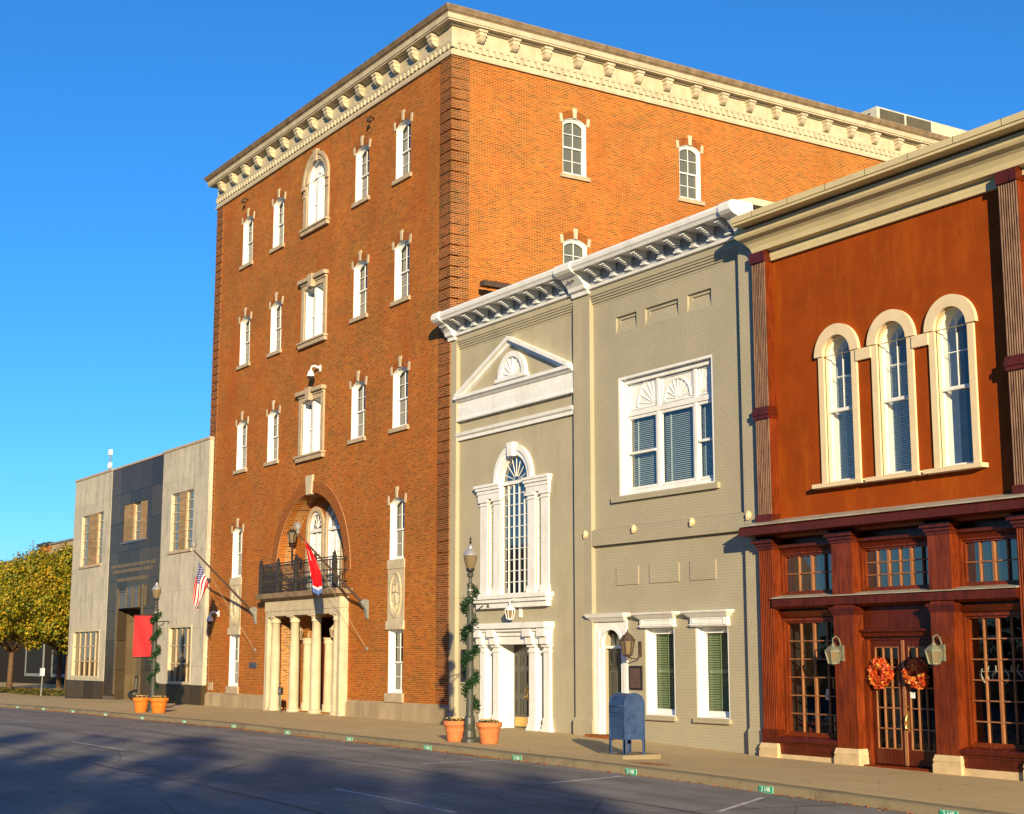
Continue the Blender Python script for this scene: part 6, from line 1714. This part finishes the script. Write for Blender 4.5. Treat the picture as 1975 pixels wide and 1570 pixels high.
# ------------------------------------------------------------------ trees and what stands behind them
def leaf_tree(name, h, cr, trunk_h, nleaf, ls, mleaf, seed, limbs=7, shape=1.0):
    rr = random.Random(seed)
    t = thing(name, '', 'tree', (0, 0, 0)); ROOT[t.name] = (0, 0, 0)
    s = MB()
    s.tube([(0, 0, -0.3), (0.02, 0, trunk_h * 0.5), (0.0, 0.05, trunk_h)], [h * 0.024, h * 0.02, h * 0.018], 9)
    tips = []
    for i in range(limbs):
        a = 2 * PI * i / limbs + rr.uniform(-.3, .3); up_ = rr.uniform(0.5, 0.95)
        l = (h - trunk_h) * rr.uniform(0.6, 0.9)
        e_ = Vector((math.cos(a) * cr * 0.75 * (1.15 - up_), math.sin(a) * cr * 0.75 * (1.15 - up_), trunk_h + l * up_))
        m_ = Vector((math.cos(a) * cr * 0.35, math.sin(a) * cr * 0.35, trunk_h + l * 0.35 * up_))
        s.tube([(0, 0.05, trunk_h - 0.05), tuple(m_), tuple(e_)], [h * 0.013, h * 0.009, h * 0.003], 6)
        for k_ in range(4):
            q = m_.lerp(e_, rr.uniform(0.1, 0.9)); d = Vector((rr.gauss(0, 1), rr.gauss(0, 1), rr.uniform(0, 1))).normalized() * cr * rr.uniform(.25, .5)
            s.tube([tuple(q), tuple(q + d)], [h * 0.005, h * 0.002], 5)
    s.build('trunk', M_bark, t, smooth=True)
    s = MB(); zc = (h + trunk_h) / 2 + 0.3; rz = (h - trunk_h) / 2
    clumps = []
    while len(clumps) < 120:
        v = Vector((rr.gauss(0, 1), rr.gauss(0, 1), rr.gauss(0, 1))).normalized() * (rr.random() ** 0.45)
        taper = 1.0 - 0.35 * shape * max(0, v.z)
        clumps.append((Vector((v.x * cr * taper, v.y * cr * taper, zc + v.z * rz)), rr.uniform(0.45, 1.2) * cr * 0.19))
    for i in range(nleaf):
        c, r_ = clumps[int(rr.random() * len(clumps))]
        v = Vector((rr.gauss(0, 1), rr.gauss(0, 1), rr.gauss(0, 0.8)))
        v = v.normalized() * r_ * (rr.random() ** 0.4)
        p = c + v
        n_ = (v.normalized() + Vector((rr.gauss(0, .5), rr.gauss(0, .5), 0.5 + rr.gauss(0, .4)))).normalized()
        a = n_.orthogonal().normalized(); b = n_.cross(a); th = rr.uniform(0, 2 * PI)
        d = (a * math.cos(th) + b * math.sin(th)) * ls * rr.uniform(0.6, 1.2); e_ = n_.cross(d) * 0.62
        s.quad(tuple(p - d), tuple(p + e_), tuple(p + d), tuple(p - e_))
    s.build('crown', mleaf, t)
    return t
ta = leaf_tree('street_tree', 10.3, 6.2, 3.2, 46000, 0.115, M_leaf, 11)
ta.location = (-106.6, 31.2, -0.25); tag(ta, 'golden green street tree with forked trunk right beside the stone building', 'tree', 'autumn trees left of the stone building')
tb = leaf_tree('street_tree', 9.9, 6.2, 3.0, 44000, 0.115, M_leaf, 23)
tb.location = (-117.5, 30.0, -0.3); tag(tb, 'golden green street tree at the left edge of the photo', 'tree', 'autumn trees left of the stone building')
tc = copy_tree(ta); tc.location = (-129, 37, -0.3); tc.rotation_euler = (0, 0, 2.1); tc.scale = (0.95, 0.95, 0.98); tag(tc, 'orange tinged tree behind the other two at the left edge', 'tree', 'autumn trees left of the stone building')
fb = building('far_shop', 'beige flat roofed building with dark shop windows behind the autumn trees', 'building', (-125, 44, 0))
s = MB(); s.box(-240, -92, 44, 60, -1, 9.0); s.build('lower_wall', plain('tree_shaded_shop_wall', (0.022, 0.018, 0.014), 0.9, 0.3), fb)  # near-black colour combines dark shopfront with painted shade under the trees
s = MB(); s.box(-240, -92, 44.05, 60, 9.0, 12.9); s.box(-159, -92, 44.051, 60, 12.9, 13.9); s.build('upper_wall', M_farb, fb)
s = MB(); s.box(-240, -159, 43.9, 60, 12.91, 13.15); s.build('roof_edge', M_grey, fb)
s = MB(); s.box(-159.1, -92, 43.9, 60, 13.91, 14.1); s.build('roof_edge', M_grey, fb)
for i in range(7):
    s = MB(); s.ring(rect(-166 + i * 10, -159 + i * 10, 0.3, 5.4), rect(-165.7 + i * 10, -159.3 + i * 10, 0.6, 5.1), 43.9, 44); o = s.build('shop_window', M_grey, fb)
    s = MB(); s.box(-165.7 + i * 10, -159.3 + i * 10, 43.95, 43.99, 0.6, 5.1); s.build('pane', M_room, o)
s = MB(); s.box(-170.5, -166.5, 46, 50, 12.9, 14.5); s.build('chimney', plain('red_chimney_brick', (0.4, 0.12, 0.05), 0.9, 0.2), fb)
s = MB(); s.box(-170.8, -166.2, 45.8, 50.2, 14.5, 14.8); s.build('chimney_cap', M_blackp, fb)

# ------------------------------------------------------------------ the far side of the street: trees that shade the road, and the block the panes mirror
sp = leaf_tree('square_tree', 9.0, 1.8, 2.0, 2000, 0.20, M_leafg, 5, limbs=10, shape=0.4)
spots = [(-76, -5, 0.5), (-67, -6, 0.55), (-58, -5, 0.5), (-49, -7, 0.56), (-40, -5.5, 0.52), (-31, -6, 0.55), (-23, -5, 0.5)]
rs = random.Random(41)
spots += [(-46 + i * 4.1 + rs.uniform(-1.3, 1.3), -27 + rs.uniform(-4, 4), (1.95 if i < 23 else 2.15) + rs.uniform(-0.25, 0.18)) for i in range(38)]
spots += [(-30 + i * 8.5 + rs.uniform(-2, 2), -38 + rs.uniform(-3, 3), (2.3 if i < 9 else 2.5) + rs.uniform(-0.2, 0.15)) for i in range(18)]
for i, (x, y, k_) in enumerate(spots):
    o = sp if i == 0 else copy_tree(sp)
    o.location = (x, y, zroad(x, -2) - 0.1); o.scale = (k_ * (1.9 if k_ < 1 else 1), k_ * (1.9 if k_ < 1 else 1), k_); o.rotation_euler = (0, 0, i * 1.7)
    tag(o, 'leafy tree on the square across the street that shades the road', 'tree', 'trees on the square across the street')
cb_ = building('courthouse', 'broad brown brick building across the street, seen only mirrored in panes', 'building', (-139, -38, 0))
s = MB(); s.wall(rect(-170, -108, -1.5, 12.5), [rect(-167 + i * 7.5, -164.6 + i * 7.5, z, z + 2.8) for i in range(8) for z in (1.2, 5.2, 8.8)], 0, 0.4); s.v = [(x, -28 - y, z) for x, y, z in s.v]; s.f = [f[::-1] for f in s.f]
s.build('front_wall', M_far, cb_)
s = MB(); s.box(-170, -108, -50, -28.41, -1.5, 12.3); s.build('body', M_far, cb_)
s = MB(); s.box(-170.6, -107.4, -50, -27.4, 12.51, 13.3); s.build('cornice', M_sill, cb_)
